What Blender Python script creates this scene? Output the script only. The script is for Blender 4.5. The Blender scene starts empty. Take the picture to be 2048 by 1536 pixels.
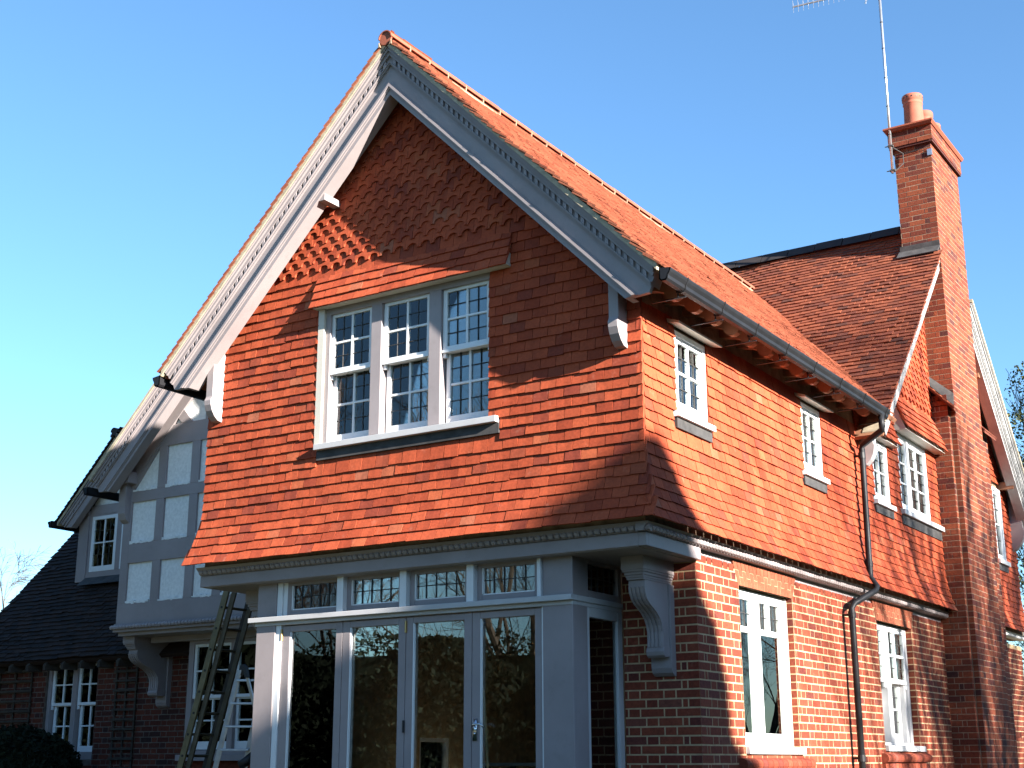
import bpy, math, random
import numpy as np
from mathutils import Matrix, Vector
random.seed(7); rng = np.random.default_rng(7)
scn = bpy.context.scene
COL = scn.collection

# ------------------------------------------------------------------ camera
CAM = np.array([5.16897, -9.99919, 1.32309])
CR = np.array([0.83810819, 0.54550144, -0.00168363])
CU = np.array([0.14756961, -0.22375243, 0.9634096])
CF = np.array([-0.52516461, 0.80768993, 0.26802818])
FPX = 2713.11                      # focal length in pixels of a 2048 wide picture
cam_d = bpy.data.cameras.new('camera')
cam = bpy.data.objects.new('camera', cam_d); COL.objects.link(cam)
cam_d.sensor_width = 36.0; cam_d.lens = 36.0 * FPX / 2048.0
cam_d.clip_start = 0.05; cam_d.clip_end = 4000
cam.matrix_world = Matrix([[CR[0], CU[0], -CF[0], CAM[0]], [CR[1], CU[1], -CF[1], CAM[1]],
                           [CR[2], CU[2], -CF[2], CAM[2]], [0, 0, 0, 1]])
scn.camera = cam

# ------------------------------------------------------------------ sky and sun
SUN = Vector((5.0, -1.0, 1.75)).normalized()          # towards the sun
EL = math.asin(SUN.z); AZ = math.atan2(SUN.x, SUN.y)  # azimuth clockwise from +Y
world = bpy.data.worlds.new('World'); scn.world = world; world.use_nodes = True
wn = world.node_tree.nodes; wl = world.node_tree.links
bg = wn['Background']
sky = wn.new('ShaderNodeTexSky'); sky.sky_type = 'NISHITA'; sky.sun_disc = False
sky.sun_elevation = EL; sky.sun_rotation = AZ
sky.altitude = 0; sky.air_density = 1.0; sky.dust_density = 0.3; sky.ozone_density = 2.0
tint = wn.new('ShaderNodeMix'); tint.data_type = 'RGBA'; tint.blend_type = 'MULTIPLY'; tint.inputs[0].default_value = 1.0
tint.inputs[7].default_value = (.61, .84, 1.0, 1)
wl.new(sky.outputs[0], tint.inputs[6]); wl.new(tint.outputs[2], bg.inputs[0]); bg.inputs[1].default_value = 0.0575
sun_d = bpy.data.lights.new('sun', 'SUN'); sun_d.energy = 5.0; sun_d.angle = math.radians(0.53)
sun_d.color = (1.0, 0.945, 0.87)
sun = bpy.data.objects.new('sun', sun_d); COL.objects.link(sun)
sun.rotation_euler = SUN.to_track_quat('Z', 'Y').to_euler()
sun.location = (30, -6, 20)
scn.view_settings.view_transform = 'Standard'; scn.view_settings.look = 'None'
scn.view_settings.exposure = 2.46; scn.view_settings.gamma = 1.0
scn.view_settings.use_curve_mapping = False

# ------------------------------------------------------------------ materials
def new_mat(name):
    m = bpy.data.materials.new(name); m.use_nodes = True
    nt = m.node_tree
    return m, nt, nt.nodes['Principled BSDF'], nt.nodes['Material Output']
def N(nt, t, **kw):
    n = nt.nodes.new(t)
    for k, v in kw.items(): setattr(n, k, v)
    return n
def noise(nt, scale, detail=4, rough=0.6, vec=None):
    n = N(nt, 'ShaderNodeTexNoise'); n.inputs['Scale'].default_value = scale
    n.inputs['Detail'].default_value = detail; n.inputs['Roughness'].default_value = rough
    if vec: nt.links.new(vec, n.inputs['Vector'])
    return n
def ramp(nt, fac, stops):
    r = N(nt, 'ShaderNodeValToRGB'); e = r.color_ramp.elements
    while len(e) < len(stops): e.new(0.5)
    for el, (p, c) in zip(e, stops): el.position = p; el.color = (*c, 1) if len(c) == 3 else c
    nt.links.new(fac, r.inputs[0]); return r
def mixc(nt, fac, a, b, mode='MIX'):
    m = N(nt, 'ShaderNodeMix', data_type='RGBA', blend_type=mode)
    if isinstance(fac, (int, float)): m.inputs[0].default_value = fac
    else: nt.links.new(fac, m.inputs[0])
    for s, v in ((6, a), (7, b)):
        if isinstance(v, tuple): m.inputs[s].default_value = (*v, 1) if len(v) == 3 else v
        else: nt.links.new(v, m.inputs[s])
    return m.outputs[2]
def maths(nt, op, a, b=None):
    m = N(nt, 'ShaderNodeMath', operation=op)
    for i, v in enumerate((a, b)):
        if v is None: continue
        if isinstance(v, (int, float)): m.inputs[i].default_value = v
        else: nt.links.new(v, m.inputs[i])
    return m.outputs[0]
def bump(nt, p, h, strength, dist=0.01):
    b = N(nt, 'ShaderNodeBump'); b.inputs['Strength'].default_value = strength
    b.inputs['Distance'].default_value = dist
    nt.links.new(h, b.inputs['Height']); nt.links.new(b.outputs[0], p.inputs['Normal'])
def position(nt): return N(nt, 'ShaderNodeNewGeometry').outputs['Position']

ALB = .82                      # overall reflectance
def piece_mat(name, stops, spot=None, spot_amt=0.3, grain=0.25, rough=0.85, bumpk=0.35, spec=0.25, patch=None):
    """fired clay pieces: each piece draws its own colour from the ramp"""
    stops = [(p_, tuple(x_ * ALB for x_ in c_)) for p_, c_ in stops]
    m, nt, p, o = new_mat(name)
    g = N(nt, 'ShaderNodeNewGeometry'); oi = N(nt, 'ShaderNodeObjectInfo')
    v = maths(nt, 'FRACT', maths(nt, 'ADD', g.outputs['Random Per Island'], oi.outputs['Random']))
    col = ramp(nt, v, stops).outputs[0]
    pos = g.outputs['Position']
    n1 = noise(nt, 38, 5, 0.65, pos); n2 = noise(nt, 3.1, 3, 0.6, pos)
    gr = ramp(nt, n1.outputs[0], [(0.3, (1 - grain,) * 3), (0.7, (1 + grain * 0.4,) * 3)]).outputs[0]
    col = mixc(nt, 1.0, col, gr, 'MULTIPLY')
    if patch:
        f = ramp(nt, n2.outputs[0], [(0.52, (0, 0, 0)), (0.68, (1, 1, 1))]).outputs[0]
        f = maths(nt, 'MULTIPLY', f, patch[1]); col = mixc(nt, f, col, patch[0])
    if spot:
        n3 = noise(nt, 9.0, 5, 0.7, pos)
        f = ramp(nt, n3.outputs[0], [(0.6, (0, 0, 0)), (0.78, (1, 1, 1))]).outputs[0]
        f = maths(nt, 'MULTIPLY', f, spot_amt); col = mixc(nt, f, col, spot)
    nt.links.new(col, p.inputs['Base Color'])
    p.inputs['Roughness'].default_value = rough; p.inputs['Specular IOR Level'].default_value = spec
    bump(nt, p, n1.outputs[0], bumpk, 0.004)
    return m
def plain_mat(name, col, rough=0.5, var=0.08, scale=4, bumpk=0.05, metal=0.0, spec=0.4, dirt=None, streak=False):
    col = tuple(x_ * ALB for x_ in col)
    if dirt: dirt = (tuple(x_ * ALB for x_ in dirt[0]), dirt[1])
    m, nt, p, o = new_mat(name)
    pos = position(nt)
    n = noise(nt, scale, 6, 0.6, pos)
    if streak:
        mp = N(nt, 'ShaderNodeMapping'); mp.inputs['Scale'].default_value = (6, 6, 0.7)
        nt.links.new(pos, mp.inputs[0]); nt.links.new(mp.outputs[0], n.inputs['Vector'])
    lo = tuple(c * (1 - var) for c in col); hi = tuple(min(1, c * (1 + var)) for c in col)
    c = ramp(nt, n.outputs[0], [(0.35, lo), (0.65, hi)]).outputs[0]
    if dirt:
        n2 = noise(nt, 7, 6, 0.7, pos)
        f = ramp(nt, n2.outputs[0], [(0.55, (0, 0, 0)), (0.75, (1, 1, 1))]).outputs[0]
        c = mixc(nt, maths(nt, 'MULTIPLY', f, dirt[1]), c, dirt[0])
    nt.links.new(c, p.inputs['Base Color'])
    p.inputs['Roughness'].default_value = rough; p.inputs['Metallic'].default_value = metal
    p.inputs['Specular IOR Level'].default_value = spec
    if bumpk:
        n3 = noise(nt, scale * 12, 4, 0.6, pos); bump(nt, p, n3.outputs[0], bumpk, 0.003)
    return m

M = {}
M['hang'] = piece_mat('hanging tile clay', [(0.0, (.30, .047, .017)), (.25, (.40, .071, .026)), (.55, (.45, .084, .031)), (.78, (.36, .058, .021)),
                      (.90, (.24, .043, .022)), (.97, (.45, .098, .036)), (1.0, (.36, .115, .062))], spot=(.55, .32, .23), spot_amt=.20, grain=.26, patch=((.20, .040, .018), .30))
M['roofnew'] = piece_mat('new roof tile clay', [(0, (.27, .078, .040)), (.4, (.34, .105, .055)), (.8, (.39, .125, .066)), (1, (.25, .070, .04))], spot=(.16, .06, .035), spot_amt=.55)
M['roofold'] = piece_mat('weathered roof tile clay', [(0, (.14, .038, .020)), (.3, (.21, .055, .025)), (.6, (.26, .070, .031)), (.82, (.17, .043, .023)), (1, (.09, .032, .021))],
                         spot=(.07, .055, .05), spot_amt=.5)
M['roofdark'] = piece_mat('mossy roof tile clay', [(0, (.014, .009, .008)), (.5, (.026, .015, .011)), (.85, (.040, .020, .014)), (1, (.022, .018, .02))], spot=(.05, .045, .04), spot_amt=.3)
M['brick'] = piece_mat('red facing brick', [(0, (.20, .036, .018)), (.3, (.25, .050, .024)), (.6, (.28, .062, .030)), (.82, (.22, .043, .021)), (.93, (.15, .032, .024)), (1, (.25, .075, .045))],
                       spot=(.5, .3, .22), spot_amt=.16, grain=.35, bumpk=.5)
M['brickold'] = piece_mat('weathered stack brick', [(0, (.14, .030, .016)), (.35, (.22, .048, .021)), (.7, (.27, .068, .028)), (.88, (.13, .030, .020)), (1, (.08, .026, .021))],
                          spot=(.12, .075, .06), spot_amt=.45, grain=.4, bumpk=.6)
M['brickshade'] = piece_mat('shade darkened brick', [(0, (.07, .016, .010)), (.35, (.11, .024, .013)), (.7, (.14, .034, .017)), (.9, (.06, .018, .014)), (1, (.04, .018, .016))], spot=(.04, .03, .028), spot_amt=.5, grain=.4, bumpk=.6)  # old brick darkened to put the left court's shade into its colour
M['rubbed'] = piece_mat('rubbed arch brick', [(0, (.30, .082, .042)), (.5, (.33, .095, .048)), (1, (.28, .074, .038))], grain=.2)
M['pot'] = plain_mat('chimney pot clay', (.33, .095, .055), .8, .15, 5, .2, dirt=((.22, .1, .07), .4))
M['mortar'] = plain_mat('pale lime mortar', (.52, .355, .20), .95, .18, 14, .6)
M['mortarold'] = plain_mat('weathered mortar', (.30, .205, .135), .95, .3, 10, .6)
M['mortardark'] = plain_mat('dark mortar', (.13, .10, .08), .95, .3, 10, .6)  # darker version of the weathered mortar
M['verge'] = plain_mat('verge mortar', (.44, .37, .26), .95, .2, 12, .6, dirt=((.2, .17, .13), .35))
M['paint'] = plain_mat('lilac grey paint', (.315, .270, .268), .46, .08, 1.6, .06, spec=.35, dirt=((.22, .19, .185), .4))
M['cream'] = plain_mat('pale stone paint', (.60, .56, .48), .5, .05, 3, .03)
M['white'] = plain_mat('white gloss paint', (.80, .80, .80), .35, .03, 3, .02, spec=.5)
M['sill'] = plain_mat('sill grey paint', (.50, .49, .49), .45, .05, 3, .03)
M['wverge'] = plain_mat('weathered white paint', (.31, .30, .29), .75, .25, 5, .2, dirt=((.12, .12, .13), .85), streak=True)
M['wverge2'] = plain_mat('off white paint', (.42, .41, .40), .6, .1, 5, .1, dirt=((.25, .24, .24), .3))
M['render'] = plain_mat('roughcast render', (.84, .83, .80), .95, .10, 20, 1.0, dirt=((.40, .38, .36), .25))
M['lead'] = plain_mat('lead flashing', (.060, .057, .056), .75, .3, 6, .15, spec=.25, dirt=((.13, .11, .10), .4))
M['gutter'] = plain_mat('dark grey gutter metal', (.016, .016, .018), .46, .15, 6, .03, spec=.18)
M['steel'] = plain_mat('galvanised steel', (.62, .63, .66), .35, .15, 8, .05, metal=.85)
M['alu'] = plain_mat('ladder aluminium', (.46, .47, .50), .42, .15, 8, .05, metal=.8)
M['goldalu'] = plain_mat('aged ladder stile', (.19, .155, .085), .5, .2, 8, .08, metal=.35, dirt=((.12, .1, .07), .5))
M['black'] = plain_mat('black plastic', (.015, .015, .017), .5, .1, 8, .03)
M['brass'] = plain_mat('brass hinge', (.60, .42, .18), .35, .1, 8, .02, metal=.9)
M['chrome'] = plain_mat('chrome handle', (.75, .75, .76), .16, .05, 8, .0, metal=1.0)
M['room'] = plain_mat('room plaster', (.42, .38, .33), .9, .08, 2, .05)
M['roomfloor'] = plain_mat('timber floor', (.20, .13, .08), .6, .2, 5, .1)
M['timber'] = plain_mat('red-brown eaves timber', (.34, .155, .085), .7, .15, 6, .1)  # one red-brown for eaves, roof boards and purlin ends
M['oldwood'] = plain_mat('dull inner stile', (.10, .08, .05), .6, .2, 9, .1)
M['wood'] = plain_mat('trellis timber', (.050, .038, .028), .85, .3, 10, .3)
M['broom'] = plain_mat('pale ash handle', (.55, .40, .24), .6, .1, 9, .05)
M['red'] = plain_mat('red plastic', (.45, .03, .02), .4, .05, 9, .02)
M['boxes'] = plain_mat('dull card', (.22, .20, .18), .8, .2, 9, .05)
M['bark'] = plain_mat('tree bark', (.065, .048, .034), .9, .35, 7, .5)
M['birch'] = plain_mat('pale twig bark', (.12, .10, .085), .9, .3, 9, .3)
M['ground'] = plain_mat('winter lawn', (.058, .066, .028), .95, .4, 1.2, .5, dirt=((.08, .06, .04), .6))
M['ridgedark'] = plain_mat('dark ridge tile clay', (.022, .016, .015), .75, .3, 6, .2)
M['ridgenew'] = plain_mat('new ridge tile clay', (.27, .075, .040), .8, .2, 6, .2, dirt=((.25, .12, .08), .3))

def leaf_mat(name, a, b):
    m, nt, p, o = new_mat(name)
    g = N(nt, 'ShaderNodeNewGeometry')
    c = ramp(nt, g.outputs['Random Per Island'], [(0, a), (1, b)]).outputs[0]
    nt.links.new(c, p.inputs['Base Color']); p.inputs['Roughness'].default_value = .8; p.inputs['Specular IOR Level'].default_value = .15
    tr = N(nt, 'ShaderNodeBsdfTranslucent'); nt.links.new(c, tr.inputs[0])
    mx = N(nt, 'ShaderNodeMixShader'); mx.inputs[0].default_value = .25
    nt.links.new(p.outputs[0], mx.inputs[1]); nt.links.new(tr.outputs[0], mx.inputs[2])
    nt.links.new(mx.outputs[0], o.inputs[0]); return m
M['leaf'] = leaf_mat('evergreen leaf', (.018, .035, .012), (.05, .075, .025))
M['leaf2'] = leaf_mat('olive leaf', (.05, .06, .02), (.12, .12, .045))
M['leaf3'] = leaf_mat('dark clipped leaf', (.006, .010, .005), (.012, .018, .009))
def glass_mat():
    m, nt, p, o = new_mat('window glass'); nt.nodes.remove(p)
    t = N(nt, 'ShaderNodeBsdfTransparent'); t.inputs[0].default_value = (.86, .90, .88, 1)
    g = N(nt, 'ShaderNodeBsdfGlossy'); g.inputs['Roughness'].default_value = 0.0
    g.inputs[0].default_value = (1, 1, 1, 1)
    lw = N(nt, 'ShaderNodeFresnel'); lw.inputs[0].default_value = 1.55
    pos = position(nt); n = noise(nt, 1.7, 2, .5, pos)
    b = N(nt, 'ShaderNodeBump'); b.inputs['Strength'].default_value = .012; b.inputs['Distance'].default_value = .02
    nt.links.new(n.outputs[0], b.inputs['Height']); nt.links.new(b.outputs[0], g.inputs['Normal'])
    f = maths(nt, 'MULTIPLY', lw.outputs[0], 1.25)
    mx = N(nt, 'ShaderNodeMixShader'); nt.links.new(f, mx.inputs[0])
    nt.links.new(t.outputs[0], mx.inputs[1]); nt.links.new(g.outputs[0], mx.inputs[2])
    nt.links.new(mx.outputs[0], o.inputs[0]); return m
M['glass'] = glass_mat()

# ------------------------------------------------------------------ mesh helpers
class MB:
    def __init__(s): s.v = []; s.f = []
    def add(s, vs, fs):
        o = len(s.v); s.v += [tuple(map(float, p)) for p in vs]; s.f += [tuple(i + o for i in f) for f in fs]
        return s
    def box(s, a, b):
        x0, x1 = sorted((a[0], b[0])); y0, y1 = sorted((a[1], b[1])); z0, z1 = sorted((a[2], b[2]))
        return s.add([(x0, y0, z0), (x1, y0, z0), (x1, y1, z0), (x0, y1, z0), (x0, y0, z1), (x1, y0, z1), (x1, y1, z1), (x0, y1, z1)],
                     [(0, 3, 2, 1), (4, 5, 6, 7), (0, 1, 5, 4), (1, 2, 6, 5), (2, 3, 7, 6), (3, 0, 4, 7)])
    def prism(s, poly, ext):
        n = len(poly); e = np.array(ext); p = [np.array(q, float) for q in poly]
        return s.add(p + [q + e for q in p], [tuple(range(n - 1, -1, -1)), tuple(range(n, 2 * n))] +
                     [(i, (i + 1) % n, n + (i + 1) % n, n + i) for i in range(n)])
    def loft(s, A, B, caps=True):
        n = len(A)
        return s.add(list(A) + list(B), [(i, (i + 1) % n, n + (i + 1) % n, n + i) for i in range(n)] +
                     ([tuple(range(n - 1, -1, -1)), tuple(range(n, 2 * n))] if caps else []))
    def tube(s, pts, r, n=8, caps=True):
        pts = [np.array(p, float) for p in pts]
        rs = r if hasattr(r, '__len__') else [r] * len(pts)
        rings = []; prev = None
        for i, p in enumerate(pts):
            d = pts[min(i + 1, len(pts) - 1)] - pts[max(i - 1, 0)]; d = d / (np.linalg.norm(d) + 1e-9)
            if prev is None:
                h = np.array([0, 0, 1.]) if abs(d[2]) < .9 else np.array([1., 0, 0])
            else: h = prev
            a = np.cross(d, h); a /= np.linalg.norm(a) + 1e-9; b = np.cross(a, d); prev = b
            rings.append([p + rs[i] * (math.cos(t) * a + math.sin(t) * b) for t in [2 * math.pi * k / n for k in range(n)]])
        o = len(s.v)
        for R in rings: s.v += [tuple(q) for q in R]
        for i in range(len(rings) - 1):
            for k in range(n):
                s.f.append((o + i * n + k, o + i * n + (k + 1) % n, o + (i + 1) * n + (k + 1) % n, o + (i + 1) * n + k))
        if caps:
            s.f.append(tuple(o + k for k in range(n - 1, -1, -1))); s.f.append(tuple(o + (len(rings) - 1) * n + k for k in range(n)))
        return s
    def lathe(s, c, prof, n=20):
        o = len(s.v)
        for r, z in prof:
            for k in range(n):
                t = 2 * math.pi * k / n; s.v.append((c[0] + r * math.cos(t), c[1] + r * math.sin(t), c[2] + z))
        for i in range(len(prof) - 1):
            for k in range(n):
                s.f.append((o + i * n + k, o + i * n + (k + 1) % n, o + (i + 1) * n + (k + 1) % n, o + (i + 1) * n + k))
        return s
    def mesh(s, name, smooth=False):
        me = bpy.data.meshes.new(name); me.from_pydata(s.v, [], s.f); me.validate(); me.update()
        if smooth: me.polygons.foreach_set('use_smooth', [True] * len(me.polygons))
        return me
    def build(s, name, mat, parent=None, smooth=False, bevel=0.0):
        me = s.mesh(name, smooth); me.materials.append(M[mat] if isinstance(mat, str) else mat)
        o = bpy.data.objects.new(name, me); COL.objects.link(o)
        if parent: o.parent = parent
        if bevel:
            md = o.modifiers.new('edge', 'BEVEL'); md.width = bevel; md.segments = 2; md.limit_method = 'ANGLE'
        return o
def thing(name, label, cat, loc=(0, 0, 0), group=None):
    o = bpy.data.objects.new(name, None); COL.objects.link(o); o.location = loc
    o['label'] = label; o['category'] = cat
    if group: o['group'] = group
    return o
def tag(o, label=None, cat=None, group=None, kind=None):
    for k, v in (('label', label), ('category', cat), ('group', group), ('kind', kind)):
        if v: o[k] = v
    return o
def under(o, parent):
    """parent while keeping the mesh in world coordinates"""
    o.parent = parent; o.matrix_parent_inverse = Matrix.Translation(parent.location).inverted(); return o

HOUSE = thing('house', 'red brick and tile-hung house with grey painted gables and a tall brick chimney', 'house', (0, 0, 0))

# ------------------------------------------------------------------ small pieces (tiles, bricks): the largest 300 of a kind are objects
PIECES = {}; LIB = {}
def lib(key, verts, faces): LIB[key] = (np.array(verts, float), faces)
def piece(kind, key, mat, parent, org, ax, ay, az, sx=1.0, sy=1.0):
    m = np.eye(4); m[:3, 0] = np.array(ax) * sx; m[:3, 1] = np.array(ay) * sy; m[:3, 2] = az; m[:3, 3] = org
    PIECES.setdefault(kind, []).append((key, mat, parent, m))
def flush_pieces():
    for kind, L in PIECES.items():
        sc = []
        for key, mat, parent, m in L:
            v = LIB[key][0]; c = m[:3, :3] @ v.mean(0) + m[:3, 3]
            d = c - CAM; z = d @ CF
            x = 1024 + FPX * (d @ CR) / z; y = 768 - FPX * (d @ CU) / z
            e = v.max(0) - v.min(0); n = m[:3, 2] / np.linalg.norm(m[:3, 2])
            a = e[0] * np.linalg.norm(m[:3, 0]) * e[1] * np.linalg.norm(m[:3, 1]) * max(0, -(n @ d) / np.linalg.norm(d)) / z ** 2
            sc.append(a if (z > 0 and 0 < x < 2048 and 0 < y < 1536) else 0)
        order = np.argsort(-np.array(sc)); keep = [i for i in order[:300] if sc[i] > 0]; ks = set(keep)
        cache = {}
        for i in keep:
            key, mat, parent, m = L[i]
            if (key, mat) not in cache:
                me = bpy.data.meshes.new(kind); me.from_pydata(LIB[key][0].tolist(), [], LIB[key][1]); me.materials.append(M[mat])
                cache[(key, mat)] = me
            o = bpy.data.objects.new(kind, cache[(key, mat)]); COL.objects.link(o); o.parent = parent
            o.matrix_local = Matrix(m.tolist())
        rest = [i for i in range(len(L)) if i not in ks]
        if not rest: continue
        V = []; F = []; MI = []; off = 0; mats = []
        for i in rest:
            key, mat, parent, m = L[i]; v, f = LIB[key]
            V.append(v @ m[:3, :3].T + m[:3, 3])
            if mat not in mats: mats.append(mat)
            mi = mats.index(mat)
            for q in f: F.append(tuple(k + off for k in q)); MI.append(mi)
            off += len(v)
        me = bpy.data.meshes.new(kind + '_field'); me.from_pydata(np.concatenate(V).tolist(), [], F)
        for mm in mats: me.materials.append(M[mm])
        me.polygons.foreach_set('material_index', MI)
        o = bpy.data.objects.new(kind + '_field', me); COL.objects.link(o); o.parent = HOUSE; o['kind'] = 'stuff'

TP, TG, TL = 0.1637, 0.0985, 0.195        # tile pitch, gauge, built length
TAIL, TT = 0.047, 0.0150
def tz(y): return (TAIL - TT) * (1 - y / TL)       # underside height above batten plane
def make_tile(key, w, bow, sk):
    xs = [-w / 2, 0, w / 2]; ys = [0, TL]
    v = []
    for top in (0, 1):
        for y in ys:
            for x in xs:
                yy = y + (sk * x / w if y == 0 else 0)
                v.append((x, yy, tz(y) + top * TT + bow * (1 - (2 * x / w) ** 2) * (1 if y == 0 else .5)))
    f = [(6, 7, 10, 9), (7, 8, 11, 10), (0, 6, 9, 3), (2, 5, 11, 8), (0, 1, 7, 6), (1, 2, 8, 7), (0, 3, 4, 1), (1, 4, 5, 2)]
    lib(key, v, f)
for i in range(8):
    make_tile(f'tile{i}', TP - .0055, random.uniform(-.0025, .0035), random.uniform(-.004, .004))
for i in range(3):                                    # tiles with an arched notch cut into the tail
    w = TP - .003; r = .060; pts = [(-w / 2, 0), (-r, 0)]
    for k in range(1, 8):
        t = math.pi - math.pi * k / 8; pts.append((r * math.cos(t), .056 * math.sin(t) ** .8))
    pts += [(r, 0), (w / 2, 0), (w / 2, TL), (-w / 2, TL)]
    n = len(pts); v = [(x, y, tz(y) + .004) for x, y in pts] + [(x, y, tz(y) + .004 + TT + .006) for x, y in pts]
    lib(f'scal{i}', v, [tuple(range(n, 2 * n))] + [(k, (k + 1) % n, n + (k + 1) % n, n + k) for k in range(n)])
def rot_jit(ax, ay, az, a):
    c, s = math.cos(a), math.sin(a)
    return ax * c + ay * s, ay * c - ax * s, az

def clip_spans(a, b, holes):
    out = [(a, b)]
    for h0, h1 in holes:
        nxt = []
        for p, q in out:
            if h1 <= p or h0 >= q: nxt.append((p, q)); continue
            if h0 > p: nxt.append((p, h0))
            if h1 < q: nxt.append((h1, q))
        out = nxt
    return out
def course(kind, mat, parent, P, spans, i, u_org, up, nrm, along, key='tile', pitch=TP, jit=1.0):
    """one course of tiles: P(u) is the tail line, spans the stretches to cover"""
    for a, b in spans:
        off = (u_org + (0.5 if i % 2 else 0) * pitch) % pitch
        k0 = math.floor((a - off) / pitch)
        u = off + k0 * pitch
        while u < b - .004:
            s, e = max(u, a), min(u + pitch, b)
            if e - s > .02:
                ax, ay, az = rot_jit(np.array(along), np.array(up), np.array(nrm), random.gauss(0, .006) * jit)
                t = random.gauss(0, .010) * jit
                az2 = az * math.cos(t) + ay * math.sin(t); ay2 = ay * math.cos(t) - az * math.sin(t)
                nk = random.randrange(8 if key == 'tile' else 3)
                o = P((s + e) / 2) + ay2 * random.gauss(0, .0030) * jit + az2 * abs(random.gauss(0, .0016)) * jit
                piece(kind, f'{key}{nk}', mat, parent, o, ax, ay2, az2, sx=(e - s) / pitch)
            u += pitch

# brick pieces: unit box scaled; outer edges eased a little
def make_brick(key, ch):
    v = []
    for z, c in ((0, 0), (1 - .0, 0)):
        pass
    a = .5; e = ch
    v = [(-a, -a, 0), (a, -a, 0), (a, a, 0), (-a, a, 0), (-a, -a, .8), (a, -a, .8), (a, a, .8), (-a, a, .8),
         (-a + e * .4, -a + e, 1), (a - e * .4, -a + e, 1), (a - e * .4, a - e, 1), (-a + e * .4, a - e, 1)]
    lib(key, v, [(0, 1, 5, 4), (1, 2, 6, 5), (2, 3, 7, 6), (3, 0, 4, 7), (4, 5, 9, 8), (5, 6, 10, 9), (6, 7, 11, 10), (7, 4, 8, 11), (8, 9, 10, 11)])
make_brick('brick0', .04); make_brick('brick1', .06); make_brick('brick2', .03)
CH = .08                      # brick course height
ZB0 = 3.0587                  # a bed joint at the front corner
def brick_face(kind, mat, parent, P, along, nrm, u0, u1, zlist, closer0=True, closer1=False, proud=.0025, hole=None, joint=.014, par=0):
    """Flemish bond between u0 and u1; P(u,z) gives the mortar plane"""
    along = np.array(along, float); nrm = np.array(nrm, float)
    for z in zlist:
        i = int(round((z - ZB0) / CH)) + par; odd = i % 2
        row = []; u = u0
        if closer0:
            if odd: row += [.12, .06]
            else: row += [.24]
        else: row += [.24 if odd else .12]
        k = 0 if odd == (1 if closer0 else 0) else 1
        tot = sum(row)
        while tot < (u1 - u0) + .3:
            L = .24 if k % 2 == 0 else .12
            row.append(L); tot += L; k += 1
        for L in row:
            s, e = u, u + L; u = e
            spans = [(s, min(e, u1))] if s < u1 - .02 else []
            if hole: spans = [q for sp in spans for q in clip_spans(sp[0], sp[1], hole(z + CH / 2))]
            for s2, e2 in spans:
                if e2 - s2 < .025: continue
                w = e2 - s2 - joint; h = CH - joint
                c = P((s2 + e2) / 2, z + CH / 2)
                t = random.gauss(0, .006)
                up = np.array([0, 0, 1.])
                m_al = along * math.cos(t) + up * math.sin(t); m_up = up * math.cos(t) - along * math.sin(t)
                d = proud + random.gauss(0, .0006)
                m = np.eye(4); m[:3, 0] = m_al * w; m[:3, 1] = m_up * h * random.uniform(.97, 1.02); m[:3, 2] = nrm * max(.0012, d); m[:3, 3] = c
                PIECES.setdefault(kind, []).append((f'brick{random.randrange(3)}', mat, parent, m))

# ------------------------------------------------------------------ ground
def ground_z(x, y):
    d = max(0.0, -y - 2.2, x - 2.5)
    t = min(1, d / 7.0); t = t * t * (3 - 2 * t)
    return 0.42 * (1 - t) - 0.28 * t
def axis():
    a = [-2500, -1200, -600, -300, -160, -90, -60] + list(np.arange(-40, 41, 2.0)) + [60, 90, 160, 300, 600, 1200, 2500]
    return a
gx = axis(); gm = MB()
gm.v = [(x, y, ground_z(x, y) - (0.0 if abs(x) + abs(y) < 200 else 1.0)) for y in gx for x in gx]
n_ = len(gx)
gm.f = [(j * n_ + i, j * n_ + i + 1, (j + 1) * n_ + i + 1, (j + 1) * n_ + i) for j in range(n_ - 1) for i in range(n_ - 1)]
tag(gm.build('ground', 'ground', smooth=True), kind='structure')

# ------------------------------------------------------------------ main wing: shell
XR, K, ZR = -2.63, 1.022, 8.455          # ridge x, roof slope, tile surface at the ridge
TH = math.atan(K); CT, ST = math.cos(TH), math.sin(TH)
WL = -5.209                              # left face of the tile hung wall
def roof_z(x): return ZR - K * abs(x - XR)
def flare(z):                            # bellcast of the tile hanging
    t = max(0.0, (3.95 - z) / (3.95 - 3.262)); return 0.13 * t ** 2.2
fw = MB()
Y0, Y1 = .050, .28
WX0, WX1, WZ0, WZ1 = -3.70, -1.60, 4.36, 5.79
fw.box((WL + .04, Y0, 3.25), (WX0, Y1, 5.2)); fw.box((WX1, Y0, 3.25), (-.034, Y1, 5.2))
fw.box((WX0, Y0, 3.25), (WX1, Y1, WZ0)); fw.box((WX0, Y0, WZ1), (WX1, Y1, 6.1))
zr_ = lambda x: roof_z(x) - .16
fw.prism([(WL + .04, Y0, 5.2), (WX0, Y0, 5.2), (WX0, Y0, zr_(WX0)), (WL + .04, Y0, zr_(WL + .04))], (0, Y1 - Y0, 0))
fw.prism([(WX1, Y0, 5.2), (-.034, Y0, 5.2), (-.034, Y0, zr_(-.034)), (WX1, Y0, zr_(WX1))], (0, Y1 - Y0, 0))
fw.prism([(WX0, Y0, 6.1), (WX1, Y0, 6.1), (WX1, Y0, zr_(WX1)), (XR, Y0, zr_(XR)), (WX0, Y0, zr_(WX0))], (0, Y1 - Y0, 0))
FRONT = fw.build('front_gable_wall', 'mortarold', HOUSE)
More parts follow.
